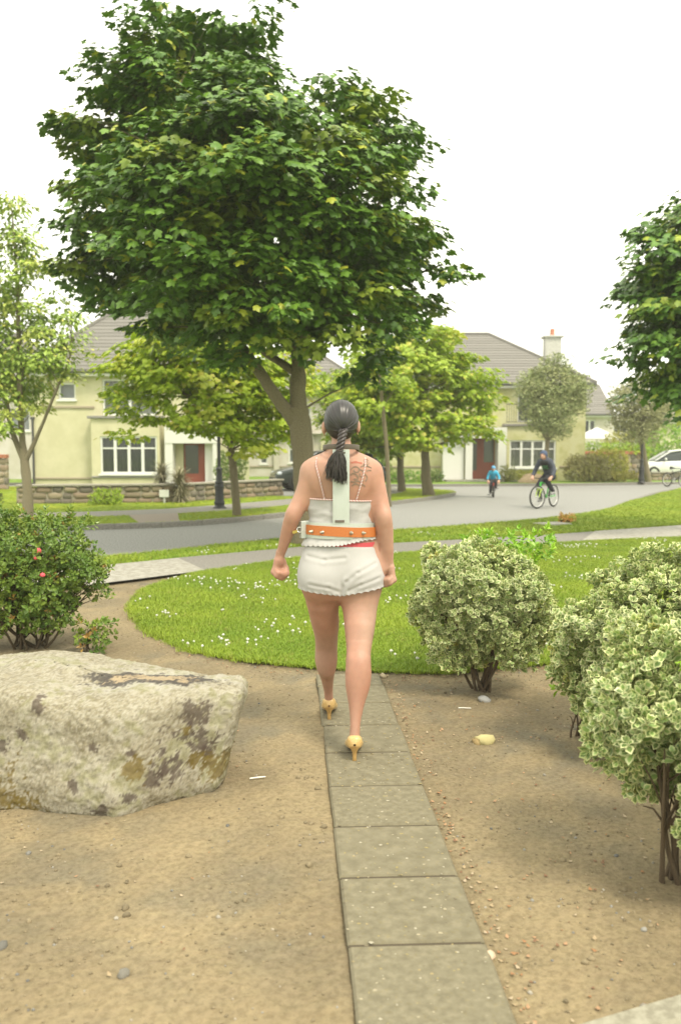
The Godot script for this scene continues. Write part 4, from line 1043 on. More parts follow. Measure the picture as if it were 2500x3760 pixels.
# hipped roof over local eave rectangle x0..x1, z0 (front) .. z1 (back), built course by course
func hip_roof(t: Node3D, x0: float, x1: float, z0: float, z1: float, ye: float, yr: float, n: int, m, gable := false) -> Node3D:
	var roof := Node3D.new(); roof.name = "roof"; t.add_child(roof, true)
	roof.position = Vector3((x0 + x1) * 0.5, ye, (z0 + z1) * 0.5)
	var hw = (x1 - x0) * 0.5; var D = (z0 - z1) * 0.5
	for i in n:
		var c := MB.new()
		var a = i / float(n); var b = minf((i + 1.15) / n, 1.0)
		var rise = yr - ye
		var ra = Vector2(hw - (0.0 if gable else D * a), D - D * a); var rb = Vector2(hw - (0.0 if gable else D * b), D - D * b)
		var ya = rise * a + 0.045; var yb = rise * b + 0.008
		for s in 4:
			if gable and s % 2 == 1: continue
			var k = [[Vector2(-1, 1), Vector2(1, 1)], [Vector2(1, 1), Vector2(1, -1)], [Vector2(1, -1), Vector2(-1, -1)], [Vector2(-1, -1), Vector2(-1, 1)]][s]
			var p0 = Vector3(k[0].x * ra.x, ya, k[0].y * ra.y); var p1 = Vector3(k[1].x * ra.x, ya, k[1].y * ra.y)
			var p2_ = Vector3(k[1].x * rb.x, yb, k[1].y * rb.y); var p3 = Vector3(k[0].x * rb.x, yb, k[0].y * rb.y)
			var o = (p0 + p1) * 0.5; o.y = 0.6 * o.length()
			c.quad(p0, p1, p2_, p3, o)
			c.quad(p0, p1, p1 - Vector3(0, 0.05, 0), p0 - Vector3(0, 0.05, 0), Vector3(o.x, 0, o.z))
			if gable:
				obj("tile_course", c, m[i % m.size()], roof); c = MB.new()
		if not gable: obj("tile_course", c, m[i % m.size()], roof)
	if not gable:
		var rl := MB.new()
		for sx in [-1.0, 1.0]:
			for sz in [-1.0, 1.0]:
				rl.tube([Vector3(sx * hw, 0.03, sz * D), Vector3(sx * (hw - D), yr - ye + 0.03, 0)], [0.09, 0.09], 6)
		rl.tube([Vector3(-(hw - D), yr - ye + 0.03, 0), Vector3(hw - D, yr - ye + 0.03, 0)], [0.09, 0.09], 6)
		obj("ridge_tiles", rl, m[0], roof)
	var fa := MB.new()
	for sz in [-1.0, 1.0]: fa.box(Vector3(0, -0.11, sz * (D - 0.06)), Vector3(hw * 2 - 0.05, 0.17, 0.03))
	if not gable:
		for sx in [-1.0, 1.0]: fa.box(Vector3(sx * (hw - 0.06), -0.11, 0), Vector3(0.03, 0.17, D * 2 - 0.2))
	fa.box(Vector3(0, -0.205, 0), Vector3(hw * 2 - 0.1, 0.02, D * 2 - 0.12))
	obj("fascia", fa, M.white_paint, roof)
	for sz in [-1.0, 1.0]:
		var gu := MB.new()
		gu.tube([Vector3(-hw, -0.05, sz * (D + 0.02)), Vector3(hw, -0.05, sz * (D + 0.02))], [0.06, 0.06], 8)
		obj("gutter", gu, M.dark_plastic, roof)
	return roof
func side_walls(m: MB, x0: float, x1: float, h: float, depth: float) -> void:
	for x in [x0 + 0.13, x1 - 0.13]: m.box(Vector3(x, h * 0.5, -depth * 0.5 - 0.13), Vector3(0.25, h, depth - 0.27))
	m.box(Vector3((x0 + x1) * 0.5, h * 0.5, -depth + 0.13), Vector3(x1 - x0 - 0.52, h, 0.25))
func band(t: Node3D, x0: float, x1: float, y: float, z: float, h: float, d: float, m, called := "string_course") -> void:
	var b := MB.new(); b.cbox(Vector3((x0 + x1) * 0.5, y, z + d * 0.5 + 0.001), Vector3(x1 - x0, h, d), 0.012)
	obj(called, b, m, t)

func buildings() -> void:
	M.upvc = mat(0.68, 0.69, 0.66, 0.35); M.white_paint = mat(0.64, 0.64, 0.6, 0.6); M.dark_plastic = mat(0.06, 0.06, 0.06, 0.5)
	M.glass = mat(0.05, 0.065, 0.06, 0.05)
	M.glass.transparency = BaseMaterial3D.TRANSPARENCY_ALPHA; M.glass.albedo_color.a = 0.42
	var cream = nmat([[0.25, 0.50, 0.475, 0.305], [0.5, 0.53, 0.505, 0.335], [0.75, 0.56, 0.53, 0.36]], 0.012, 0.16, 301, 0.92, 0.1, 0.3)
	var lime = nmat([[0.25, 0.431, 0.431, 0.207], [0.5, 0.495, 0.486, 0.263], [0.75, 0.526, 0.519, 0.310]], 0.012, 0.16, 302, 0.92, 0.1, 0.3)
	var ivory = nmat([[0.25, 0.495, 0.463, 0.395], [0.75, 0.575, 0.542, 0.508]], 0.012, 0.16, 303, 0.92)
	var grey = mat(0.22, 0.21, 0.2, 0.8); var brown = mat(0.33, 0.28, 0.21, 0.85)
	var curtain = mat(0.36, 0.38, 0.3, 0.9); var dark = mat(0.045, 0.05, 0.045, 0.9); var blind = mat(0.6, 0.64, 0.66, 0.8)
	var door_red = nmat([[0.3, 0.2, 0.045, 0.025], [0.7, 0.28, 0.065, 0.035]], 0.05, 1.0, 305, 0.45)
	var tiles = []
	for i in 3: tiles.append(nmat([[0.3, 0.145 + i * 0.012, 0.138 + i * 0.011, 0.126 + i * 0.01], [0.7, 0.19 + i * 0.012, 0.182 + i * 0.012, 0.168 + i * 0.012]], 0.05, 0.8, 310 + i, 0.9, 0.4, 0.2))
	# cream house across the road
	var t = thing("cream_house", "cream rendered house with hipped tile roof behind the low stone wall", "house", Vector3(-8.2, 0, -33))
	var bay = [-0.97, 1.2, 0.56, 1.99]; var up = [-2.7, -2.03, 3.41, 4.06]; var fr = [-1.0, 1.1, 2.8, 4.2]; var dr = [2.1, 3.0, 0.0, 1.72]
	var m := MB.new()
	wall(m, -3.77, 3.8, -0.1, 4.4, 0, 0.25, [up, fr, [-1.2, 1.2, 0.0, 2.5], dr]); side_walls(m, -3.77, 3.8, 4.4, 8.0)
	obj("wall", m, cream, t)
	window(t, up, -0.05, 1, 0.0, blind); window(t, fr, -0.05, 2, 0.0, curtain, null, false)
	var bw := MB.new()
	wall(bw, -1.3, 1.3, -0.1, 2.66, 0.55, 0.2, [bay]); bw.box(Vector3(-1.2, 1.28, 0.17), Vector3(0.2, 2.76, 0.34)); bw.box(Vector3(1.2, 1.28, 0.17), Vector3(0.2, 2.76, 0.34))
	obj("bay", bw, cream, t)
	window(t, bay, 0.52, 4, 0.68, dark)
	band(t, -1.42, 1.42, 2.71, -0.01, 0.1, 0.66, grey, "balcony_slab")
	band(t, -3.77, -1.31, 3.11, 0, 0.09, 0.05, brown); band(t, -3.77, -1.31, 0.36, 0, 0.07, 0.05, brown); band(t, -1.3, 1.3, 0.43, 0.55, 0.07, 0.06, grey)
	var pc := MB.new()
	pc.box(Vector3(2.5, 2.03, 0.3), Vector3(2.0, 0.62, 0.6)); pc.box(Vector3(1.65, 0.86, 0.3), Vector3(0.3, 1.72, 0.56)); pc.box(Vector3(3.12, 0.86, 0.1), Vector3(0.3, 1.72, 0.18)); pc.box(Vector3(3.4, 0.86, 0.5), Vector3(0.14, 1.72, 0.16))
	obj("porch", pc, M.white_paint, t)
	var dd := MB.new(); dd.box(Vector3(2.55, 0.86, -0.12), Vector3(0.88, 1.7, 0.06)); var d0 = obj("door", dd, door_red, t)
	var gl := MB.new(); gl.box(Vector3(2.42, 1.1, -0.085), Vector3(0.5, 1.1, 0.02)); obj("door_glass", gl, mat(0.07, 0.075, 0.065, 0.1), d0)
	var dp := MB.new(); dp.tube([Vector3(-3.7, 0.0, 0.06), Vector3(-3.7, 2.62, 0.06), Vector3(-3.7, 2.66, 0.06), Vector3(-3.7, 2.74, 0.06)], [0.045, 0.045, 0.09, 0.09], 8); obj("downpipe", dp, M.dark_plastic, t)
	var stp := MB.new(); stp.box(Vector3(2.5, 0.06, 0.5), Vector3(1.9, 0.12, 1.0)); obj("step", stp, M.concrete, t)
	hip_roof(t, -4.15, 4.3, 0.4, -8.4, 4.5, 8.4, 24, tiles)
	# pale green house
	t = thing("green_house", "pale yellow green house with balcony, red door and chimney", "house", Vector3(6.9, 0, -40))
	m = MB.new()
	var b2 = [0.93, 3.08, 0.64, 1.91]; var f2 = [1.4, 2.7, 2.75, 4.1]; var d2 = [-0.77, 0.36, 0.0, 2.0]
	wall(m, -4.6, 4.6, -0.1, 4.45, 0, 0.25, [[1.0, 3.0, 0.3, 2.4], f2, d2]); side_walls(m, -4.6, 4.6, 4.45, 8.0)
	obj("wall", m, lime, t)
	bw = MB.new(); wall(bw, 0.8, 3.25, -0.1, 2.55, 0.6, 0.2, [b2]); bw.box(Vector3(0.9, 1.225, 0.2), Vector3(0.2, 2.65, 0.4)); bw.box(Vector3(3.15, 1.225, 0.2), Vector3(0.2, 2.65, 0.4))
	obj("bay", bw, lime, t)
	window(t, b2, 0.57, 4, 0.68, curtain); window(t, f2, -0.05, 2, 0.0, curtain, null, false)
	band(t, 0.68, 3.37, 2.61, -0.01, 0.11, 0.72, grey, "balcony_slab")
	band(t, -4.6, -2.2, 0.66, 0, 0.08, 0.05, brown); band(t, 3.26, 4.6, 0.66, 0, 0.08, 0.05, brown)
	var rail := Node3D.new(); rail.name = "balcony_railing"; t.add_child(rail); rail.position = Vector3(2.0, 2.67, 0.62)
	var rm := MB.new(); rm.box(Vector3(0, 0.9, 0), Vector3(2.5, 0.035, 0.035)); rm.box(Vector3(0, 0.08, 0), Vector3(2.5, 0.03, 0.03)); obj("handrail", rm, M.dark_plastic, rail)
	var bl := MB.new(); bl.box(Vector3.ZERO, Vector3(0.016, 0.8, 0.016)); var blm = bl.mesh()
	for i in 24: obj("baluster", blm, M.dark_plastic, rail).position = Vector3(-1.22 + i * 0.106, 0.49, 0)
	pc = MB.new()
	pc.box(Vector3(-1.66, 1.0, 0.3), Vector3(0.96, 2.0, 0.5)); pc.box(Vector3(-0.96, 1.0, 0.6), Vector3(0.32, 2.0, 0.3)); pc.box(Vector3(0.55, 1.0, 0.45), Vector3(0.37, 2.0, 0.8)); pc.box(Vector3(-0.7, 2.25, 0.45), Vector3(2.9, 0.5, 0.86))
	obj("porch", pc, M.white_paint, t)
	dd = MB.new(); dd.box(Vector3(-0.2, 1.0, -0.1), Vector3(1.12, 1.98, 0.06)); d0 = obj("door", dd, door_red, t)
	gl = MB.new(); gl.box(Vector3(0.08, 1.4, -0.065), Vector3(0.46, 1.05, 0.02)); obj("door_glass", gl, mat(0.1, 0.12, 0.1, 0.1), d0)
	gl = MB.new(); gl.box(Vector3(-0.58, 1.2, -0.065), Vector3(0.2, 1.4, 0.02)); obj("side_light", gl, mat(0.09, 0.1, 0.09, 0.1), d0)
	stp = MB.new(); stp.box(Vector3(-0.5, 0.05, 0.9), Vector3(3.2, 0.1, 1.4)); obj("step", stp, M.concrete, t)
	var rf = hip_roof(t, -4.95, 4.95, 0.4, -8.2, 4.55, 7.35, 19, tiles)
	var ch := MB.new(); ch.box(Vector3(3.7, 1.2, 0.9), Vector3(0.78, 2.6, 0.6)); ch.cbox(Vector3(3.7, 2.55, 0.9), Vector3(1.0, 0.12, 0.8), 0.03)
	var cho = obj("chimney", ch, nmat([[0.3, 0.4, 0.4, 0.37], [0.7, 0.52, 0.52, 0.48]], 0.03, 0.6, 322, 0.9), rf)
	var pot := MB.new(); pot.lathe(Vector3(3.7, 2.6, 0.9), [[0.0, 0.0], [0.13, 0.0], [0.11, 0.3], [0.13, 0.34], [0.09, 0.36]], 10); obj("chimney_pot", pot, mat(0.5, 0.2, 0.13, 0.8), rf)
	# ivory terrace behind the driveway
	t = thing("ivory_house", "ivory rendered house behind the dark parked car", "house", Vector3(-2.6, 0, -46))
	m = MB.new()
	var w3 = [[-1.75, -1.35, 0.7, 1.75], [-0.2, 0.3, 0.75, 1.8], [2.0, 2.6, 0.75, 1.8], [-2.9, -2.3, 2.6, 3.7], [0.2, 1.0, 2.6, 3.7]]
	wall(m, -3.8, 4.2, -0.1, 4.5, 0, 0.25, w3); side_walls(m, -3.8, 4.2, 4.5, 7.5); obj("wall", m, ivory, t)
	for w in w3: window(t, w, -0.05, 1, 0.7, blind)
	for x in [-3.4, -2.6, -0.85, 1.0, 1.7, 3.2]:
		var pl := MB.new(); pl.box(Vector3(x, 1.1, 0.09), Vector3(0.3, 2.35, 0.17)); obj("pilaster", pl, ivory if int(x * 10) % 2 == 0 else cream, t)
	band(t, -3.8, 4.2, 2.35, 0, 0.1, 0.3, ivory); band(t, -2.3, 0.7, 0.55, 0, 0.07, 0.06, brown)
	hip_roof(t, -4.2, 4.6, 0.4, -7.9, 4.55, 7.6, 16, tiles)
	# white gabled house in the distance
	t = thing("gabled_house", "white house with a plain tile roof beyond the garden wall", "house", Vector3(17.2, 0, -60))
	m = MB.new(); var w4 = [[-0.05, 0.75, 2.55, 3.55], [2.0, 3.0, 2.6, 3.5]]
	wall(m, -3.0, 4.0, -0.1, 3.85, 0, 0.25, w4); side_walls(m, -3.0, 4.0, 3.85, 7.0); obj("wall", m, ivory, t)
	for w in w4: window(t, w, -0.05, 2, 0.0, dark)
	hip_roof(t, -3.3, 2.0, 0.4, -7.4, 3.95, 6.3, 14, tiles, true)
	t = thing("pale_house", "pale house with grey roof behind the bright hedge and white car", "house", Vector3(26.5, 0, -60))
	m = MB.new(); wall(m, -4.0, 4.0, -0.1, 3.4, 0, 0.25, [[-2.5, -1.5, 1.8, 2.8]]); side_walls(m, -4.0, 4.0, 3.4, 7.0); obj("wall", m, cream, t)
	window(t, [-2.5, -1.5, 1.8, 2.8], -0.05, 2, 0.0, dark)
	hip_roof(t, -4.3, 4.3, 0.4, -7.4, 3.5, 5.9, 12, tiles)
	t = thing("ivory_house", "ivory house behind the red coped wall at the thin tree", "house", Vector3(-17.5, 0, -42))
	m = MB.new(); wall(m, -4.0, 4.2, -0.1, 4.5, 0, 0.25, [[1.2, 2.2, 2.4, 3.5]]); side_walls(m, -4.0, 4.2, 4.5, 8.0); obj("wall", m, ivory, t)
	window(t, [1.2, 2.2, 2.4, 3.5], -0.05, 2, 0.0, blind)
	hip_roof(t, -4.4, 4.6, 0.4, -8.4, 4.55, 7.6, 16, tiles)
	walls_and_posts(cream)

func stone_wall(called: String, label: String, a: Vector3, b: Vector3, h: float, courses: int, cap, coped: Array) -> void:
	var t = thing(called, label, "wall", a.lerp(b, 0.5), -atan2(b.z - a.z, b.x - a.x))
	var len = a.distance_to(b)
	var core := MB.new(); core.box(Vector3(0, h * 0.5 - 0.03, 0), Vector3(len - 0.02, h - 0.02, 0.2)); obj("mortar_core", core, mat(0.3, 0.27, 0.21, 0.95), t)
	var sm = []
	for i in 6:
		var s := MB.new()
		var g = []
		for r in 7:
			for j in 10:
				var th = PI * r / 6; var ph = TAU * j / 10
				var d = Vector3(sin(th) * cos(ph), cos(th), sin(th) * sin(ph))
				var q = Vector3(signf(d.x) * pow(absf(d.x), 0.5), signf(d.y) * pow(absf(d.y), 0.5), signf(d.z) * pow(absf(d.z), 0.6))
				g.append(q * 0.5 * (1.0 + 0.3 * noise.get_noise_3d(d.x * 50.0 + i * 77.0, d.y * 50.0, d.z * 50.0)))
		s.grid(g, 7, 10, true, Vector3.ZERO)
		sm.append(s.mesh())
	var ch = h / courses
	for c in courses:
		var x = -len * 0.5 + rnd(0.0, 0.1)
		while x < len * 0.5 - 0.06:
			var w = minf(rnd(0.22, 0.5), len * 0.5 - x)
			var o = obj("stone", sm[rng.randi() % 6], M.wall_stone[rng.randi() % 4], t)
			o.transform = Transform3D(Basis(Vector3.UP, PI if rng.randf() < 0.5 else 0.0).scaled(Vector3(w * 1.04, ch * rnd(0.98, 1.12), 0.3)), Vector3(x + w * 0.5, ch * (c + 0.5) - 0.02, rnd(-0.01, 0.02)))
			x += w + 0.012
	var x2 = -len * 0.5
	while x2 < len * 0.5 - 0.05:
		var w = minf(coped[0], len * 0.5 - x2)
		var k := MB.new(); k.cbox(Vector3.ZERO, Vector3(w - 0.01, coped[1], 0.36), 0.012)
		obj("coping_stone", k, cap, t).position = Vector3(x2 + w * 0.5, h + coped[1] * 0.5 - 0.015, 0)
		x2 += w

func walls_and_posts(cream) -> void:
	rng.seed = 77
	M.wall_stone = []
	for c in [[0.23, 0.19, 0.13], [0.30, 0.25, 0.17], [0.17, 0.15, 0.12], [0.27, 0.205, 0.145]]:
		M.wall_stone.append(nmat([[0.3, c[0] * 0.75, c[1] * 0.75, c[2] * 0.75], [0.7, c[0] * 1.2, c[1] * 1.2, c[2] * 1.2]], 0.06, 1.3, int(c[0] * 1000), 0.95, 0.5, 0.1))
	var cap = nmat([[0.3, 0.24, 0.22, 0.18], [0.7, 0.34, 0.32, 0.27]], 0.04, 1.0, 401, 0.92)
	var red = nmat([[0.3, 0.30, 0.11, 0.06], [0.7, 0.42, 0.17, 0.1]], 0.05, 1.2, 402, 0.9)
	stone_wall("stone_wall", "low rubble stone wall with grey coping below the bay window", Vector3(-8.75, 0, -22.9), Vector3(-4.6, 0, -23.7), 0.5, 3, cap, [0.75, 0.06])
	stone_wall("stone_wall", "low rubble stone wall with grey coping between lamp post and driveway", Vector3(-4.55, 0, -23.7), Vector3(-1.95, 0, -27.3), 0.5, 3, cap, [0.75, 0.06])
	stone_wall("coped_wall", "brown stone wall with red tile coping beside the cream house", Vector3(-17.0, 0, -30.5), Vector3(-12.1, 0, -30.9), 1.18, 5, red, [0.3, 0.14])
	stone_wall("coped_wall", "stone garden wall with red coping below the clipped green hedge", Vector3(11.7, 0, -43.0), Vector3(15.8, 0, -44.2), 1.25, 5, red, [0.3, 0.16])
	stone_wall("low_wall", "low beige wall in front of the white car", Vector3(14.6, 0, -40.2), Vector3(17.6, 0, -41.2), 0.38, 2, cap, [0.8, 0.05])
	# lamp posts
	var blk = mat(0.018, 0.02, 0.024, 0.4)
	for q in [[-3.03, -21.2, "black cast iron lamp post standing in the footpath by the stone wall"], [13.3, -37.5, "black lamp post beside the olive brown leaning tree"]]:
		var t = thing("lamp_post", q[2], "lamp post", Vector3(q[0], 0.014, q[1]))
		var b := MB.new()
		b.lathe(Vector3.ZERO, [[0.0, 0.0], [0.17, 0.0], [0.17, 0.03], [0.125, 0.05], [0.12, 0.1], [0.135, 0.13], [0.135, 0.17], [0.115, 0.2], [0.105, 0.5], [0.12, 0.53], [0.12, 0.57], [0.1, 0.6], [0.1, 0.63], [0.115, 0.66], [0.08, 0.7], [0.07, 0.95], [0.085, 0.97], [0.085, 1.0], [0.045, 1.04]], 16)
		obj("base", b, blk, t)
		var p := MB.new(); p.lathe(Vector3.ZERO, [[0.042, 1.0], [0.036, 3.6], [0.06, 3.62], [0.06, 3.68], [0.03, 3.7], [0.03, 3.95]], 12); obj("pole", p, blk, t)
		var l := MB.new()
		for k in 6:
			var a = TAU * k / 6; var e = Vector3(cos(a), 0, sin(a))
			l.tube([Vector3(0, 3.95, 0) + e * 0.1, Vector3(0, 4.32, 0) + e * 0.17], [0.01, 0.01], 4)
		l.lathe(Vector3.ZERO, [[0.0, 3.93], [0.12, 3.93], [0.12, 3.97]], 6); l.lathe(Vector3.ZERO, [[0.2, 4.31], [0.2, 4.34], [0.08, 4.5], [0.02, 4.52], [0.02, 4.6], [0.0, 4.6]], 6)
		obj("lantern", l, blk, t)
		var gl := MB.new(); gl.lathe(Vector3.ZERO, [[0.09, 3.97], [0.155, 4.31]], 6); obj("lantern_glass", gl, M.glass, t)
	# white notice on a short post
	var t2 = thing("notice_board", "small blank white sign on a short post in the grass", "sign", Vector3(-4.83, 0.014, -23.2))
	var s := MB.new(); s.cbox(Vector3(0, 0.27, 0), Vector3(0.26, 0.2, 0.02), 0.004); obj("sign_panel", s, M.white_paint, t2)
	s = MB.new(); s.box(Vector3(0, 0.1, -0.03), Vector3(0.05, 0.3, 0.035)); obj("sign_post", s, mat(0.5, 0.5, 0.48), t2)
	# parasol
	t2 = thing("parasol", "white garden parasol beside the pale green house gable", "parasol", Vector3(15.2, 0, -50.5))
	s = MB.new(); s.lathe(Vector3(0, 2.1, 0), [[1.35, 0.0], [1.3, 0.06], [0.7, 0.38], [0.03, 0.68], [0.0, 0.7]], 8); obj("canopy", s, M.white_paint, t2)
	s = MB.new(); s.tube([Vector3(0, 0, 0), Vector3(0, 2.75, 0)], [0.03, 0.025], 8); obj("pole", s, M.upvc, t2)
	# rounded sandy rock in the far garden
	rng.seed = 31
	var rk := MB.new(); var g = []
	for i in 14:
		for j in 22:
			var th = PI * i / 13; var ph = TAU * j / 22
			var d = Vector3(sin(th) * cos(ph), cos(th), sin(th) * sin(ph))
			g.append(d * Vector3(0.68, 0.34, 0.5) * (1.0 + 0.25 * noise.get_noise_3d(d.x * 30.0, d.y * 30.0, d.z * 30.0)))
	rk.grid(g, 14, 22, true, Vector3.ZERO)
	var ro = single("garden_rock", rk, nmat([[0.3, 0.36, 0.26, 0.16], [0.7, 0.5, 0.38, 0.25]], 0.04, 0.9, 410, 0.95, 0.5, 0.1), "rounded sandy rock before the red door of the pale green house", "rock")
	ro.position = Vector3(8.55, 0.05, -37.6)
	# inspection cover plate by the orange dying shrub
	var pl := MB.new(); pl.cbox(Vector3.ZERO, Vector3(0.6, 0.05, 0.45), 0.01)
	var po = single("cover_plate", pl, M.concrete, "pale concrete cover plate beside the orange dying shrub", "cover")
	po.position = Vector3(4.15, 0.03, -16.55); po.rotation.y = 0.5

func garden_plants() -> void:
	bush("round yellow green bush at the foot of the low stone wall", Vector3(-6.2, 0, -22.45), Vector3(0.5, 0.24, 0.35), 501, Color(0.223, 0.342, 0.016), Color(0.401, 0.535, 0.026), 0.06)
	bush("dark green bush under the porch of the cream house", Vector3(-4.0, 0, -30.5), Vector3(0.6, 0.75, 0.5), 502, Color(0.104, 0.178, 0.034), Color(0.223, 0.297, 0.053))
	bush("dark green rounded shrub behind the side road by the bright trees", Vector3(1.45, 0, -38.0), Vector3(0.9, 0.85, 0.6), 503, Color(0.119, 0.223, 0.040), Color(0.252, 0.371, 0.053))
	bush("low green shrub in front of the pale green side wall", Vector3(3.0, 0, -38.0), Vector3(1.1, 0.3, 0.4), 504, Color(0.104, 0.252, 0.026), Color(0.267, 0.416, 0.040))
	bush("small dark shrub beside the white porch panel", Vector3(4.3, 0, -38.2), Vector3(0.4, 0.3, 0.3), 505, Color(0.074, 0.149, 0.026), Color(0.178, 0.252, 0.040))
	bush("low golden hedge under the window of the pale green house", Vector3(8.9, 0, -38.8), Vector3(1.0, 0.26, 0.35), 506, Color(0.297, 0.327, 0.026), Color(0.446, 0.446, 0.053))
	bush("olive bush between red door and bay of the pale green house", Vector3(7.55, 0, -38.4), Vector3(0.4, 0.4, 0.35), 507, Color(0.193, 0.223, 0.040), Color(0.297, 0.312, 0.066))
	bush("wide reddish olive shrub at the gable of the pale green house", Vector3(11.2, 0, -38.4), Vector3(1.1, 0.65, 0.6), 508, Color(0.223, 0.193, 0.066), Color(0.327, 0.327, 0.092))
	bush("tall yellowish shrub before the red coped garden wall", Vector3(12.6, 0, -40.2), Vector3(1.0, 0.8, 0.6), 509, Color(0.297, 0.327, 0.040), Color(0.475, 0.446, 0.066))
	bush("low spreading golden shrub by the kerb near the leaning tree", Vector3(12.7, 0, -38.6), Vector3(1.1, 0.27, 0.4), 510, Color(0.327, 0.312, 0.053), Color(0.475, 0.431, 0.092))
	bush("clipped bright green hedge on top of the red coped wall", Vector3(13.8, 1.1, -44.1), Vector3(2.2, 0.4, 0.5), 511, Color(0.208, 0.371, 0.026), Color(0.446, 0.594, 0.040), 0.11, "hedge", "hedge")
	bush("tall bright green hedge behind the white car", Vector3(18.4, 0, -48.5), Vector3(2.2, 1.5, 0.9), 512, Color(0.149, 0.327, 0.026), Color(0.386, 0.564, 0.053), 0.14, "hedge", "hedge")
	bush("tawny tall shrub behind the hedge on the red coped wall", Vector3(15.6, 0, -47.5), Vector3(1.0, 1.25, 0.8), 513, Color(0.327, 0.327, 0.079), Color(0.475, 0.460, 0.106), 0.12)
	bush("dark low hedge at the end of the rubble stone wall", Vector3(-9.6, 0, -22.6), Vector3(0.6, 0.27, 0.4), 514, Color(0.074, 0.104, 0.026), Color(0.149, 0.178, 0.040), 0.06, "hedge", "hedge")
	# long background hedges closing the view between the houses
	bush("long dark hedge behind the ivory house and side road", Vector3(-6.0, 0, -56), Vector3(9.0, 1.6, 1.0), 515, Color(0.104, 0.193, 0.040), Color(0.238, 0.327, 0.066), 0.25, "hedge", "hedge")
	bush("long mixed hedge on the horizon between the houses", Vector3(14.0, 0, -72), Vector3(16.0, 1.5, 1.0), 516, Color(0.119, 0.208, 0.040), Color(0.267, 0.356, 0.066), 0.3, "hedge", "hedge")
	bush("orange brown dying little shrub on the verge", Vector3(4.55, 0, -16.95), Vector3(0.2, 0.13, 0.15), 517, Color(0.594, 0.252, 0.053), Color(0.594, 0.446, 0.106), 0.05)
	# two strap leaved plants by the cream house
	for q in [[-5.05, -24.0, 1.45, "spiky grey brown cordyline nearer the bay window"], [-4.45, -23.45, 1.25, "spiky straw coloured cordyline nearer the lamp post"]]:
		rng.seed = int(q[2] * 100)
		var t = thing("cordyline", q[3], "plant", Vector3(q[0], 0, q[1]), 0.0, "cordylines by the stone wall")
		var st := MB.new(); st.tube([Vector3(0, -0.05, 0), Vector3(0.03, 0.4, 0), Vector3(0, q[2] * 0.6, 0.02)], [0.07, 0.06, 0.05], 7); obj("stem", st, M.bark_pale, t)
		var lf := MB.new()
		lf.quad(Vector3(-0.03, 0, 0), Vector3(0.03, 0, 0), Vector3(0.035, 0.5, 0.05), Vector3(-0.035, 0.5, 0.05)); lf.tri(Vector3(-0.035, 0.5, 0.05), Vector3(0.035, 0.5, 0.05), Vector3(0, 1, -0.12))
		var xf = []; var cs = []
		for i in 420:
			var h = rnd(0.15, 1.0)
			var d = rdir(); d.y = rnd(-0.9, 1.0) if h < 0.7 else rnd(-0.2, 1.0)
			xf.append(Transform3D(leaf_basis(d, Vector3.UP + d * 0.2, rnd(0.35, 0.55)), Vector3(0, h * q[2] * 0.62, 0)))
			cs.append(Color(0.2, 0.19, 0.11).lerp(Color(0.36, 0.32, 0.2), rng.randf()) if q[2] < 1.4 else Color(0.17, 0.16, 0.1).lerp(Color(0.27, 0.25, 0.16), rng.randf()))
		var o = many("foliage", lf, leaf_mat(0.6, 0.3), xf, cs, t)
		o.set_meta("kind", "stuff")

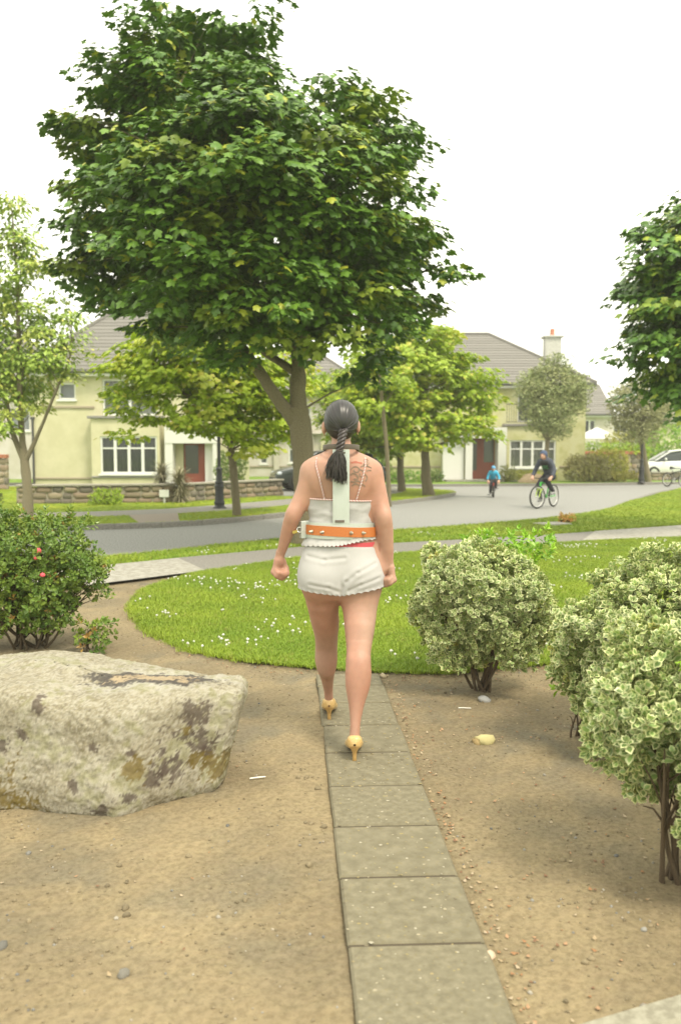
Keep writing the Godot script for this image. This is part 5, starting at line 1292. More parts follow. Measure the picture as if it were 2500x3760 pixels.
# ---- vehicles. car: x forward, z across
func car(label: String, at: Vector3, turn: float, paint) -> void:
	var t = thing("parked_car", label, "car", at, turn)
	# stations along x: [x, bottom, belt height, half width]
	var st = [[-2.05, 0.42, 0.72, 0.55], [-2.0, 0.3, 0.86, 0.72], [-1.8, 0.24, 0.95, 0.82], [-1.2, 0.22, 0.97, 0.86], [0.0, 0.2, 0.95, 0.88], [0.9, 0.2, 0.92, 0.87], [1.5, 0.22, 0.82, 0.84], [1.9, 0.26, 0.72, 0.74], [2.05, 0.36, 0.6, 0.58]]
	var g = []
	for s in st:
		for j in 20:
			var a = TAU * j / 20
			g.append(Vector3(s[0], (s[1] + s[2]) * 0.5 + (s[2] - s[1]) * 0.5 * signf(sin(a)) * pow(absf(sin(a)), 0.45), s[3] * signf(cos(a)) * pow(absf(cos(a)), 0.4)))
	var b := MB.new(); b.grid(g, st.size(), 20, true, Vector3(0, 0.6, 0))
	for e in [0, st.size() - 1]:
		for j in range(1, 19): b.tri(g[e * 20], g[e * 20 + j], g[e * 20 + j + 1], Vector3(-1 if e == 0 else 1, 0, 0))
	obj("body", b, paint, t)
	var cab = [[-1.85, 0.9, 0.75], [-1.45, 1.3, 0.66], [-0.9, 1.42, 0.62], [-0.1, 1.44, 0.61], [0.45, 1.36, 0.63], [1.2, 0.9, 0.76]]
	g = []
	for s in cab:
		for q in [[-1.0, 0.0], [-0.97, 0.5], [-0.86, 1.0], [0.0, 1.03], [0.86, 1.0], [0.97, 0.5], [1.0, 0.0]]:
			g.append(Vector3(s[0], lerpf(0.88, s[1], q[1]), lerpf(0.78, s[2], q[1]) * q[0]))
	b = MB.new(); b.grid(g, cab.size(), 7, false, Vector3(0, 0.5, 0)); obj("windows", b, mat(0.03, 0.04, 0.04, 0.06), t)
	g = []
	for s in cab.slice(1, 5):
		for q in [-1.0, -0.7, 0.0, 0.7, 1.0]: g.append(Vector3(s[0], s[1] + 0.045 - 0.035 * absf(q), s[2] * 0.9 * q))
	b = MB.new(); b.grid(g, 4, 5, false, Vector3(0, 0.5, 0)); obj("roof", b, paint, t)
	for sz in [-1.0, 1.0]:
		b = MB.new()
		for i in cab.size() - 1: b.tube([Vector3(cab[i][0], cab[i][1], cab[i][2] * sz * 0.87), Vector3(cab[i + 1][0], cab[i + 1][1], cab[i + 1][2] * sz * 0.87)], [0.035, 0.035], 5)
		b.tube([Vector3(-0.25, 0.9, 0.79 * sz), Vector3(-0.25, 1.4, 0.6 * sz)], [0.04, 0.04], 5)
		obj("pillar", b, paint, t)
		for wx in [-1.28, 1.3]:
			var w := Node3D.new(); w.name = "wheel"; t.add_child(w, true); w.position = Vector3(wx, 0.31, sz * 0.78)
			b = MB.new(); b.torus(Vector3.ZERO, Vector3(0, 0, 1), 0.235, 0.085, 22, 8, 1.1); obj("tyre", b, mat(0.02, 0.02, 0.02, 0.85), w)
			b = MB.new(); b.lathe(Vector3.ZERO, [[0.0, 0.05], [0.06, 0.06], [0.12, 0.04], [0.19, 0.06], [0.19, -0.06], [0.0, -0.06]], 14, Basis(Vector3.RIGHT, PI * 0.5 * sz)); obj("rim", b, mat(0.4, 0.4, 0.4, 0.35, 0.8), w)
		b = MB.new(); b.ball(Vector3(1.88, 0.62, sz * 0.6), Vector3(0.12, 0.08, 0.16), 6); obj("headlight", b, mat(0.55, 0.6, 0.65, 0.1), t)
		b = MB.new(); b.ball(Vector3(-1.98, 0.75, sz * 0.66), Vector3(0.06, 0.09, 0.12), 6); obj("tail_light", b, mat(0.4, 0.03, 0.02, 0.2), t)
		b = MB.new(); b.ball(Vector3(0.75, 0.98, sz * 0.92), Vector3(0.06, 0.07, 0.1), 6); obj("wing_mirror", b, paint, t)
	b = MB.new(); b.cbox(Vector3(1.98, 0.4, 0), Vector3(0.18, 0.2, 1.3), 0.05); obj("bumper", b, mat(0.03, 0.03, 0.03, 0.6), t)

# bicycle: x forward, wheel radius r
func bicycle(label: String, at: Vector3, turn: float, r: float, frame, accent, steer: float, seat_h: float) -> Node3D:
	var t = thing("bicycle", label, "bicycle", at, turn)
	var wb = r * 1.62
	var tyre = mat(0.03, 0.03, 0.03, 0.8); var rimm = mat(0.62, 0.62, 0.6, 0.3, 0.6); var dk = mat(0.03, 0.03, 0.03, 0.6)
	for s in [-1.0, 1.0]:
		var w := Node3D.new(); w.name = "wheel"; t.add_child(w, true); w.position = Vector3(wb * s, r, 0); w.rotation.y = steer if s > 0 else 0.0
		var m := MB.new(); m.torus(Vector3.ZERO, Vector3(0, 0, 1), r - 0.024, 0.024, 36, 8); obj("tyre", m, tyre, w)
		m = MB.new(); m.torus(Vector3.ZERO, Vector3(0, 0, 1), r - 0.055, 0.014, 36, 6); obj("rim", m, rimm, w)
		m = MB.new()
		for i in 18:
			var a = TAU * i / 18; m.tube([Vector3(0, 0, 0.025 * (1 if i % 2 else -1)), Vector3(cos(a), sin(a), 0) * (r - 0.06)], [0.0025, 0.0025], 3, false)
		m.tube([Vector3(0, 0, -0.05), Vector3(0, 0, 0.05)], [0.022, 0.022], 8); obj("spokes", m, rimm, w)
	var bb = Vector3(-wb * 0.12, r * 0.9, 0); var st = Vector3(-wb * 0.42, seat_h - 0.1, 0); var hd = Vector3(wb * 0.62, r * 2.0 + 0.08, 0); var hd2 = Vector3(wb * 0.68, r * 2.0 - 0.08, 0)
	var f := MB.new()
	f.tube([bb, st], [0.02, 0.018], 8); f.tube([bb, hd2], [0.026, 0.026], 8); f.tube([st.lerp(bb, 0.2), hd], [0.02, 0.022], 8); f.tube([hd, hd2], [0.026, 0.026], 8)
	for z in [-0.05, 0.05]:
		f.tube([bb + Vector3(0, 0, z * 0.4), Vector3(-wb, r, z)], [0.013, 0.011], 6); f.tube([st.lerp(bb, 0.2) + Vector3(0, 0, z * 0.4), Vector3(-wb, r, z)], [0.012, 0.01], 6)
	obj("frame", f, frame, t)
	f = MB.new()
	for z in [-0.05, 0.05]: f.tube([hd2 + Vector3(0.01, -0.02, z), Vector3(wb * 0.85, r * 1.5, z), Vector3(wb, r, z)], [0.017, 0.015, 0.011], 6)
	f.box(hd2 + Vector3(0.01, -0.02, 0), Vector3(0.05, 0.04, 0.13)); obj("fork", f, accent, t)
	f = MB.new()
	var hb = hd + Vector3(-0.03, 0.08, 0)
	f.tube([hd, hb], [0.018, 0.018], 6); f.tube([hb + Vector3(-0.03, 0.03, -0.3), hb + Vector3(0, 0.02, -0.1), hb, hb + Vector3(0, 0.02, 0.1), hb + Vector3(-0.03, 0.03, 0.3)], [0.013, 0.013, 0.015, 0.013, 0.013], 6)
	obj("handlebar", f, dk, t)
	f = MB.new(); f.tube([st, st + Vector3(-0.02, 0.09, 0)], [0.013, 0.013], 6); obj("seat_post", f, rimm, t)
	f = MB.new(); f.tube([st + Vector3(0.14, 0.1, 0), st + Vector3(0.02, 0.105, 0), st + Vector3(-0.12, 0.11, 0)], [0.022, 0.04, 0.075], 8, true, 0.45); obj("saddle", f, dk, t)
	f = MB.new(); f.torus(bb + Vector3(0, 0, 0.06), Vector3(0, 0, 1), 0.075, 0.01, 20, 5)
	f.tube([bb + Vector3(0, 0, 0.08), bb + Vector3(0.1, -0.1, 0.09)], [0.011, 0.011], 5); f.tube([bb + Vector3(0, 0, -0.08), bb + Vector3(-0.1, 0.1, -0.09)], [0.011, 0.011], 5); f.tube([bb + Vector3(0, 0, -0.08), bb + Vector3(0, 0, 0.08)], [0.02, 0.02], 6)
	obj("crankset", f, rimm, t)
	for s in [-1.0, 1.0]:
		f = MB.new(); f.box(bb + Vector3(0.1 * s, -0.1 * s, 0.14 * s), Vector3(0.09, 0.02, 0.08)); obj("pedal", f, dk, t)
	return t

# ---- people
func skin_at(p: Vector3) -> Color:
	var n = noise.get_noise_3d(p.x * 90.0, p.y * 60.0, p.z * 90.0)
	var n2 = noise.get_noise_3d(p.x * 400.0, p.y * 400.0, p.z * 400.0 + 50.0)
	return Color(0.375, 0.235, 0.172).lerp(Color(0.395, 0.205, 0.143), clampf(0.5 + n * 1.4, 0, 1)) * (1.0 + n2 * 0.1 + noise.get_noise_3d(p.x * 1800.0, p.y * 1800.0, p.z * 1800.0) * 0.07)
func chain(rows: Array, sub := 2) -> Array:
	var p = []; var r = []
	for i in rows.size() - 1:
		for k in sub:
			var f = k / float(sub)
			var a = rows[max(i - 1, 0)]; var b = rows[i]; var c = rows[i + 1]; var d = rows[min(i + 2, rows.size() - 1)]
			p.append(V(b).cubic_interpolate(V(c), V(a), V(d), f)); r.append(cubic_interpolate(b[3], c[3], a[3], d[3], f))
	p.append(V(rows[-1])); r.append(rows[-1][3])
	return [3, p, r]
func chain_d(q: Array, p: Vector3) -> float:
	var best := 1e9
	var P: Array = q[1]; var R: Array = q[2]
	for i in P.size() - 1:
		var a: Vector3 = P[i]; var ab: Vector3 = P[i + 1] - a
		var t = clampf((p - a).dot(ab) / maxf(ab.length_squared(), 1e-9), 0.0, 1.0)
		var d = p.distance_to(a + ab * t) - lerpf(R[i], R[i + 1], t)
		if d < best: best = d
	return best
# five fingers closed to a loose fist; u = along the hand, inn = palm side, fw = thumb side
func fist(w: Vector3, u: Vector3, inn: Vector3, fw: Vector3) -> Array:
	var a = []
	for i in 4:
		var off = (i - 1.5) * 0.0185
		var k = w + u * (0.083 - absf(i - 1.2) * 0.005) + fw * -off
		a.append([0, w + fw * -off * 0.5 + u * 0.015, k, 0.015, 0.0115])
		var l = [0.036, 0.04, 0.038, 0.03][i]
		var j1 = k + (u * 0.35 + inn * 0.93) * l
		var j2 = j1 + (u * -0.85 + inn * 0.3).normalized() * l * 0.66
		var j3 = j2 + (u * -0.35 - inn * 0.9).normalized() * l * 0.5
		a.append([0, k, j1, 0.0105, 0.0098]); a.append([0, j1, j2, 0.0096, 0.009]); a.append([0, j2, j3, 0.009, 0.0078])
	var t0 = w + u * 0.022 + fw * 0.024 + inn * 0.008
	var t1 = t0 + (u * 0.75 + fw * 0.35 + inn * 0.55).normalized() * 0.036
	var t2 = t1 + (u * 0.7 + inn * 0.55 - fw * 0.35).normalized() * 0.03
	var t3 = t2 + (u * 0.3 + inn * 0.2 - fw * 0.9).normalized() * 0.02
	a.append([0, w + u * 0.01, t0, 0.017, 0.015]); a.append([0, t0, t1, 0.014, 0.0115]); a.append([0, t1, t2, 0.0115, 0.0102]); a.append([0, t2, t3, 0.01, 0.0082])
	a.append([0, w - u * 0.03, w + u * 0.02, 0.024, 0.021])
	return a
# ring of cloth round a trunk: rows of [y function of angle], offset function; returns points
func surf_r(prims: Array, y: float, a: float, ctr: Vector3) -> float:
	var lo = 0.0; var hi = 0.34
	var d = Vector3(cos(a), 0, sin(a))
	for i in 13:
		var mid = (lo + hi) * 0.5
		if field(prims, 45.0, Vector3(ctr.x, y, ctr.z) + d * mid) < 0.0: lo = mid
		else: hi = mid
	return lo
func hoop(prims: Array, y0: float, y1: float, in_off: float, out_off: float, tilt := 0.0) -> MB:
	var m := MB.new(); var g = []; var na = 96
	for r in 5:
		for j in na:
			var a = TAU * j / na
			var y = [y1, y1, y0, y0, y1][r] + tilt * cos(a)
			var o = [in_off, out_off, out_off, in_off, in_off][r]
			var rad = surf_r(prims, (y0 + y1) * 0.5 + tilt * cos(a), a, Vector3(0.004, 0, 0)) + o
			g.append(Vector3(0.004 + cos(a) * rad, y, sin(a) * rad))
	for j in na:
		var e = (j + 1) % na
		for r in 4:
			var a = g[r * na + j]; var out = [Vector3.UP, Vector3(a.x, 0, a.z), Vector3.DOWN, -Vector3(a.x, 0, a.z)][r]
			m.quad(a, g[r * na + e], g[(r + 1) * na + e], g[(r + 1) * na + j], out)
	return m

func woman() -> void:
	rng.seed = 404
	var at = Vector3(0, 0.0205, -4.25)
	var t = thing("person", "person in cream camisole and shorts walking away along the slab path in beige heels", "person", at)
	var torso = [2, [[1.4700, 0.0035, -0.005, 0.0445, 0.0500], [1.4480, 0.0045, -0.004, 0.0800, 0.0580], [1.4180, 0.0055, -0.003, 0.1250, 0.0720], [1.3740, 0.0070, -0.006, 0.1500, 0.0860], [1.3130, 0.0065, -0.010, 0.1600, 0.0960], [1.2150, 0.0045, -0.010, 0.1600, 0.0980], [1.1050, 0.0035, 0.0000, 0.1530, 0.0900], [1.0110, 0.0045, 0.0000, 0.1740, 0.1000], [0.9180, 0.0035, 0.0020, 0.1930, 0.1080], [0.8290, 0.0045, 0.0040, 0.1940, 0.1120], [0.7670, 0.0065, 0.0040, 0.1790, 0.1060], [0.7360, 0.0075, 0.0020, 0.1550, 0.0850]]]
	var glutes = [[1, Vector3(-0.092, 0.835, 0.046), Vector3(0.088, 0.098, 0.088)], [1, Vector3(0.102, 0.845, 0.046), Vector3(0.088, 0.098, 0.088)]]
	var neck = chain([[0.002, 1.43, -0.005, 0.05], [0.002, 1.475, -0.01, 0.044], [0.004, 1.56, -0.02, 0.046]])
	var sh = [chain([[-0.05, 1.437, -0.005, 0.03], [-0.11, 1.408, -0.003, 0.034], [-0.15, 1.372, 0.0, 0.034]]), chain([[0.056, 1.437, -0.005, 0.03], [0.116, 1.408, -0.003, 0.034], [0.16, 1.37, 0.0, 0.034]])]
	var blades = [[1, Vector3(-0.085, 1.34, 0.066), Vector3(0.05, 0.075, 0.025)], [1, Vector3(0.095, 1.34, 0.066), Vector3(0.05, 0.075, 0.025)]]
	var arms = [chain([[-0.15, 1.372, 0.0, 0.034], [-0.168, 1.31, 0.005, 0.037], [-0.196, 1.24, 0.012, 0.0365], [-0.236, 1.152, 0.03, 0.0325], [-0.258, 1.09, 0.02, 0.035], [-0.284, 1.01, -0.004, 0.0275], [-0.304, 0.946, -0.02, 0.0215], [-0.311, 0.92, -0.026, 0.022]]),
		chain([[0.158, 1.37, 0.0, 0.034], [0.177, 1.31, 0.008, 0.037], [0.198, 1.24, 0.022, 0.0365], [0.216, 1.138, 0.05, 0.0325], [0.226, 1.075, 0.05, 0.035], [0.236, 0.985, 0.042, 0.0275], [0.242, 0.917, 0.03, 0.0215], [0.244, 0.89, 0.028, 0.022]])]
	var legs = [chain([[-0.094, 0.83, 0.0, 0.084], [-0.093, 0.70, -0.04, 0.082], [-0.077, 0.556, -0.13, 0.064], [-0.074, 0.447, -0.2, 0.047], [-0.077, 0.36, -0.222, 0.05], [-0.073, 0.268, -0.255, 0.038], [-0.066, 0.16, -0.3, 0.025], [-0.062, 0.08, -0.318, 0.025]]),
		chain([[0.097, 0.83, 0.0, 0.088], [0.098, 0.712, 0.03, 0.09], [0.095, 0.571, 0.09, 0.069], [0.088, 0.465, 0.15, 0.051], [0.087, 0.389, 0.186, 0.054], [0.08, 0.282, 0.224, 0.04], [0.071, 0.165, 0.266, 0.0255], [0.066, 0.095, 0.288, 0.026]])]
	# calf muscles, hamstrings, elbow points
	var muscle = [[1, Vector3(0.105, 0.385, 0.212), Vector3(0.026, 0.07, 0.026)], [1, Vector3(0.067, 0.375, 0.212), Vector3(0.025, 0.078, 0.026)], [1, Vector3(-0.092, 0.36, -0.198), Vector3(0.024, 0.068, 0.024)], [1, Vector3(-0.06, 0.35, -0.198), Vector3(0.024, 0.074, 0.024)],
		[0, Vector3(0.118, 0.6, 0.12), Vector3(0.115, 0.47, 0.185), 0.022, 0.009], [0, Vector3(0.068, 0.6, 0.12), Vector3(0.062, 0.47, 0.185), 0.022, 0.009], [0, Vector3(-0.1, 0.58, -0.09), Vector3(-0.098, 0.45, -0.165), 0.02, 0.008], [0, Vector3(-0.055, 0.58, -0.09), Vector3(-0.05, 0.45, -0.165), 0.02, 0.008], [1, Vector3(-0.24, 1.155, 0.052), Vector3(0.014, 0.02, 0.012)], [1, Vector3(0.219, 1.142, 0.074), Vector3(0.014, 0.02, 0.012)]]
	var body := MB.new()
	var all = [torso] + glutes + blades + sh + arms + legs + muscle + [neck]
	nets(body, all, 0.0125, 48.0, skin_at)
	# head with jaw, nose, ears
	var head = [[1, Vector3(0.002, 1.628, -0.015), Vector3(0.079, 0.098, 0.094)], [1, Vector3(0.003, 1.565, -0.055), Vector3(0.055, 0.062, 0.058)], [1, Vector3(0.003, 1.525, -0.085), Vector3(0.022, 0.02, 0.02)],
		[0, Vector3(0.003, 1.61, -0.105), Vector3(0.003, 1.575, -0.122), 0.007, 0.011], [1, Vector3(0.003, 1.547, -0.107), Vector3(0.022, 0.008, 0.008)],
		[1, Vector3(-0.083, 1.585, -0.012), Vector3(0.012, 0.031, 0.017)], [1, Vector3(0.088, 1.59, -0.012), Vector3(0.012, 0.031, 0.017)], [0, Vector3(0.002, 1.5, -0.015), Vector3(0.003, 1.56, -0.02), 0.042, 0.045]]
	nets(body, head, 0.005, 140.0, skin_at)
	nets(body, fist(Vector3(-0.309, 0.928, -0.024), Vector3(-0.2, -0.96, -0.12).normalized(), Vector3(0.72, -0.22, 0.6).normalized(), Vector3(0.55, -0.05, -0.8).normalized()), 0.004, 190.0, skin_at)
	nets(body, fist(Vector3(0.243, 0.9, 0.029), Vector3(0.1, -0.98, -0.05).normalized(), Vector3(-0.75, -0.1, 0.6).normalized(), Vector3(-0.6, 0.0, -0.78).normalized()), 0.004, 190.0, skin_at)
	var skin = vmat(0.55); skin.subsurf_scatter_enabled = true; skin.subsurf_scatter_strength = 0.12
	obj("body", body, skin, t)
	var eyes := MB.new()
	for s in [-1.0, 1.0]: eyes.ball(Vector3(0.003 + s * 0.031, 1.608, -0.093), Vector3(0.011, 0.006, 0.008), 6)
	obj("eyes", eyes, mat(0.12, 0.09, 0.07, 0.2), t)
	# clothes
	var trunk = [torso] + glutes + blades
	var low = [torso] + glutes + legs
	var cloth = nmat([[0.3, 0.39, 0.38, 0.375], [0.7, 0.445, 0.435, 0.43]], 0.2, 5.0, 501, 0.9, 0.12, 0.35)
	cloth.rim_enabled = true; cloth.rim = 0.3
	var na = 184; var g = []
	var m := MB.new()
	var nr = 36
	for i in nr:
		for j in na:
			var a = TAU * j / na
			var x = cos(a)
			var y0 = 1.228 - x * 0.006
			var hem = 1.012 + 0.017 * x + 0.004 * sin(a * 3.0) + (0.003 * sin(a * 40.0) if i == nr - 1 else 0.0)
			var y = lerpf(y0, hem, i / float(nr - 1))
			var fold = noise.get_noise_2d(a * 28.0, y * 620.0) * 0.011 + noise.get_noise_2d(a * 60.0 + 300.0, y * 260.0 + a * 30.0) * 0.007
			fold *= smoothstep(1.23, 1.19, y)
			var flare = smoothstep(1.04, 1.0, y) * 0.009
			var rad = surf_r(trunk, y, a, Vector3(0.004, 0, 0)) + 0.012 + fold * 0.7 + flare + (0.003 * sin(a * 40.0 + 1.0) if i >= nr - 2 else 0.0)
			g.append(Vector3(0.004 + cos(a) * rad, y, sin(a) * rad))
	m.grid(g, nr, na, true, Vector3(0, 1.12, 0))
	obj("camisole", m, cloth, t)
	# twisted pink and white cord: top edge and straps
	var edge = g.slice(0, na); edge.append(edge[0])
	var cords = [MB.new(), MB.new()]
	var paths = [edge]
	for s in [[[-0.078, 1.228], [-0.092, 1.29], [-0.106, 1.345], [-0.12, 1.4], [-0.118, 1.425]], [[0.077, 1.228], [0.095, 1.29], [0.11, 1.345], [0.122, 1.4], [0.122, 1.425]]]:
		var pts = []
		for i in 41:
			var f = i / 40.0 * 4.0; var k = mini(int(f), 3)
			var x = lerpf(s[k][0], s[k + 1][0], f - k); var y = lerpf(s[k][1], s[k + 1][1], f - k)
			var lo = 0.0; var hi = 0.3
			for q in 12:
				var mid = (lo + hi) * 0.5
				if field(all, 48.0, Vector3(x, y, mid)) < 0.0: lo = mid
				else: hi = mid
			pts.append(Vector3(x, y, lo + 0.003))
		pts.append(pts[-1] + Vector3(0, 0.012, -0.03)); pts.append(pts[-1] + Vector3(0, -0.002, -0.05))
		paths.append(pts)
	for pt in paths:
		var tot = 0.0
		for e in 2:
			var q = []; var rr = []; tot = 0.0
			for i in pt.size() - 1:
				for k in 3:
					var p = pt[i].lerp(pt[i + 1], k / 3.0)
					var tg = (pt[i + 1] - pt[i]).normalized(); var sd = tg.cross(Vector3(0.1, 0.2, 0.97)).normalized()
					var an = tot * 420.0 + e * PI
					q.append(p + (sd * cos(an) + tg.cross(sd) * sin(an)) * 0.0022); rr.append(0.0024)
					tot += pt[i].distance_to(pt[i + 1]) / 3.0
			cords[e].tube(q, rr, 4)
	obj("strap_cord", cords[0], mat(0.72, 0.68, 0.64, 0.8), t); obj("strap_cord", cords[1], mat(0.55, 0.27, 0.27, 0.8), t)
	# red underwear band between camisole and shorts
	obj("red_waistband", hoop(low, 0.985, 1.018, 0.002, 0.0045), mat(0.5, 0.07, 0.085, 0.8), t)
	# shorts
	m = MB.new(); g = []
	nr = 50
	var folds = [[Vector2(0.0, 0.765), Vector2(0.03, 0.83), Vector2(0.085, 0.875), Vector2(0.17, 0.915)], [Vector2(0.04, 0.785), Vector2(0.1, 0.815), Vector2(0.19, 0.845)], [Vector2(-0.01, 0.78), Vector2(-0.06, 0.80), Vector2(-0.15, 0.815)], [Vector2(-0.16, 0.95), Vector2(-0.08, 0.935), Vector2(0.02, 0.945)]]
	for i in nr:
		for j in na:
			var a = TAU * j / na
			var f = i / float(nr - 1)
			var bx = sin(a * 0.5)
			var hem = 0.757 + 0.034 * pow(absf(cos(a)), 1.3) + 0.006 * cos(a) + (0.0035 * sin(a * 38.0) if i == nr - 1 else 0.0)
			var y = lerpf(1.0 - 0.003 * cos(a), hem, f)
			var rad = surf_r(low, y, a, Vector3(0.004, 0, 0)) + 0.006
			var p = Vector3(0.004 + cos(a) * rad, y, sin(a) * rad)
			var off = 0.0
			if p.z > 0.0:
				off -= 0.007 * exp(-pow((p.x - 0.004) / 0.012, 2.0)) * smoothstep(0.87, 0.79, y)
				for fl in folds:
					for k in fl.size() - 1:
						var cp = Geometry2D.get_closest_point_to_segment(Vector2(p.x, p.y), fl[k], fl[k + 1])
						var ds = cp.distance_to(Vector2(p.x, p.y))
						if ds < 0.04: off += (-0.0045 * exp(-pow(ds / 0.007, 2.0)) + 0.0035 * exp(-pow((ds - 0.016) / 0.01, 2.0))) * 0.6
			off += noise.get_noise_3d(p.x * 120.0, p.y * 120.0, p.z * 120.0) * 0.004
			if i >= nr - 3: off += 0.004 * (i - nr + 4) / 3.0 + 0.003 * sin(a * 38.0 + 1.0) * (1.0 if i == nr - 1 else 0.3)
			if i <= 1: off -= 0.002
			g.append(p + Vector3(cos(a), 0, sin(a)) * off)
	m.grid(g, nr, na, true, Vector3(0, 0.9, 0))
	obj("shorts", m, cloth, t)
	# steel band, leather belt with bolts, back plate, collar, padlock
	var steel = nmat([[0.3, 0.42, 0.46, 0.43], [0.5, 0.55, 0.59, 0.56], [0.7, 0.66, 0.70, 0.67]], 0.12, 7.0, 511, 0.42, 0.1, 0.15)
	steel.metallic = 0.55
	obj("steel_band", hoop(trunk, 1.037, 1.116, 0.0185, 0.0215, -0.002), steel, t)
	var leather = nmat([[0.3, 0.42, 0.125, 0.03], [0.7, 0.52, 0.17, 0.045]], 0.06, 5.0, 512, 0.5, 0.05, 0.3)
	var belt = obj("belt", hoop(trunk, 1.05, 1.098, 0.0225, 0.027, -0.006), leather, t)
	for s in [[-0.138, 1.073], [-0.087, 1.072], [0.053, 1.07], [0.113, 1.068]]:
		var r = 0.0; var a0 = 0.0
		for k in 200:
			a0 = PI * k / 200.0
			r = surf_r(trunk, s[1], a0, Vector3(0.004, 0, 0)) if k % 4 == 0 else r
			if 0.004 + cos(a0) * (r + 0.027) < s[0]: break
		var o = Vector3(cos(a0), 0, sin(a0))
		var b := MB.new()
		b.lathe(Vector3(0.004, s[1], 0) + o * (r + 0.0255), [[0.0, 0.0], [0.009, 0.0], [0.009, 0.004], [0.0055, 0.005], [0.0055, 0.016], [0.0035, 0.019], [0.0, 0.0195]], 10, Basis(o.cross(Vector3.UP).normalized(), o, Vector3.UP))
		obj("bolt", b, mat(0.5, 0.48, 0.4, 0.35, 0.8), belt)
	var hp := MB.new(); hp.cbox(Vector3(-0.178, 1.078, 0.03), Vector3(0.05, 0.088, 0.022), 0.004, Basis(Vector3.UP, 0.5)); obj("hinge_plate", hp, steel, t)
	hp = MB.new(); hp.torus(Vector3(-0.204, 1.078, 0.045), Vector3(0, 0.3, 1).normalized(), 0.013, 0.0035, 16, 6); var lock = obj("shackle", hp, mat(0.6, 0.6, 0.58, 0.25, 0.9), t)
	hp = MB.new(); hp.cbox(Vector3(-0.226, 1.068, 0.048), Vector3(0.026, 0.018, 0.012), 0.004, Basis(Vector3.BACK, 0.3)); obj("padlock", hp, mat(0.55, 0.4, 0.13, 0.3, 0.85), t)
	hp = MB.new()
	var pg = []
	for i in 20:
		var y = lerpf(1.478, 1.114, i / 19.0)
		for j in 6:
			var x = [-0.041, -0.039, -0.014, 0.014, 0.039, 0.041][j]
			pg.append(Vector3(x + 0.003, y, 0.113 + 0.004 * sin(i * 0.16) - (0.004 if j in [0, 5] else 0.0) + noise.get_noise_2d(x * 900.0, y * 500.0) * 0.0012))
	hp.grid(pg, 20, 6, false, Vector3(0, 1.28, -1))
	var bp = obj("back_plate", hp, steel, t)
	hp = MB.new(); hp.cbox(Vector3(-0.004, 1.127, 0.118), Vector3(0.046, 0.012, 0.004), 0.0015); obj("slot_tab", hp, mat(0.12, 0.1, 0.085, 0.6), bp)
	hp = MB.new(); hp.cbox(Vector3(0.004, 1.462, 0.117), Vector3(0.04, 0.008, 0.004), 0.0015); obj("slot_tab", hp, mat(0.12, 0.1, 0.085, 0.6), bp)
	# collar
	m = MB.new(); g = []
	for r in 5:
		for j in 64:
			var a = TAU * j / 64
			var o = [0.0, 0.0035, 0.0035, 0.0, 0.0][r]
			var y = [0.013, 0.012, -0.012, -0.013, 0.013][r] + 0.006 * sin(a)
			g.append(Vector3(0.003 + cos(a) * (0.088 + o), 1.486 + y, 0.022 + sin(a) * (0.09 + o)))
	m.grid(g, 5, 64, true, Vector3(0.003, 1.486, 0.02))
	obj("collar", m, mat(0.09, 0.07, 0.055, 0.45), t)
	# tattoo lines on the right shoulder blade
	var ink := MB.new(); var red := MB.new()
	var lines = [[[0.052, 1.412], [0.07, 1.415], [0.09, 1.413], [0.106, 1.409]],
		[[0.05, 1.378], [0.062, 1.39], [0.08, 1.392], [0.092, 1.38], [0.084, 1.366], [0.068, 1.368], [0.066, 1.38]], [[0.092, 1.38], [0.106, 1.374], [0.116, 1.358], [0.108, 1.344], [0.094, 1.348], [0.096, 1.36]],
		[[0.048, 1.352], [0.06, 1.36], [0.076, 1.354], [0.086, 1.342], [0.08, 1.33], [0.064, 1.334]], [[0.05, 1.322], [0.066, 1.318], [0.082, 1.324], [0.1, 1.318], [0.112, 1.326]], [[0.056, 1.3], [0.074, 1.31], [0.092, 1.302], [0.108, 1.306], [0.12, 1.296]],
		[[0.118, 1.425], [0.128, 1.43], [0.135, 1.422], [0.128, 1.413], [0.119, 1.417], [0.123, 1.424], [0.13, 1.421]], [[0.112, 1.408], [0.122, 1.401], [0.136, 1.405], [0.143, 1.413]], [[0.1, 1.392], [0.114, 1.398], [0.132, 1.394], [0.152, 1.386]], [[0.128, 1.37], [0.138, 1.376], [0.15, 1.372]], [[0.116, 1.358], [0.126, 1.35], [0.13, 1.336], [0.122, 1.322]]]
	for li in lines.size():
		var pts = []
		var ln = lines[li]
		for i in (ln.size() - 1) * 5 + 1:
			var f = i / 5.0; var k = mini(int(f), ln.size() - 2)
			var a = ln[max(k - 1, 0)]; var d = ln[min(k + 2, ln.size() - 1)]
			var x = cubic_interpolate(ln[k][0], ln[k + 1][0], a[0], d[0], f - k); var y = cubic_interpolate(ln[k][1], ln[k + 1][1], a[1], d[1], f - k)
			var lo = 0.0; var hi = 0.3
			for q in 13:
				var mid = (lo + hi) * 0.5
				if field(all, 48.0, Vector3(x, y, mid)) < 0.0: lo = mid
				else: hi = mid
			pts.append(Vector3(x, y, lo + 0.0012))
		for i in pts.size() - 1:
			var sd = (pts[i + 1] - pts[i]).cross(Vector3.BACK).normalized() * rnd(0.0022, 0.0045) * (1.5 if li == 0 else 1.0)
			(red if li == 0 else ink).quad(pts[i] - sd, pts[i] + sd, pts[i + 1] + sd, pts[i + 1] - sd, Vector3.BACK)
	obj("tattoo", ink, mat(0.22, 0.155, 0.11, 0.6), t); obj("tattoo_red", red, mat(0.5, 0.17, 0.12, 0.6), t)
	# hair drawn back to a knot
	var hc = Vector3(0.003, 1.622, -0.012); var hr = Vector3(0.087, 0.105, 0.102)
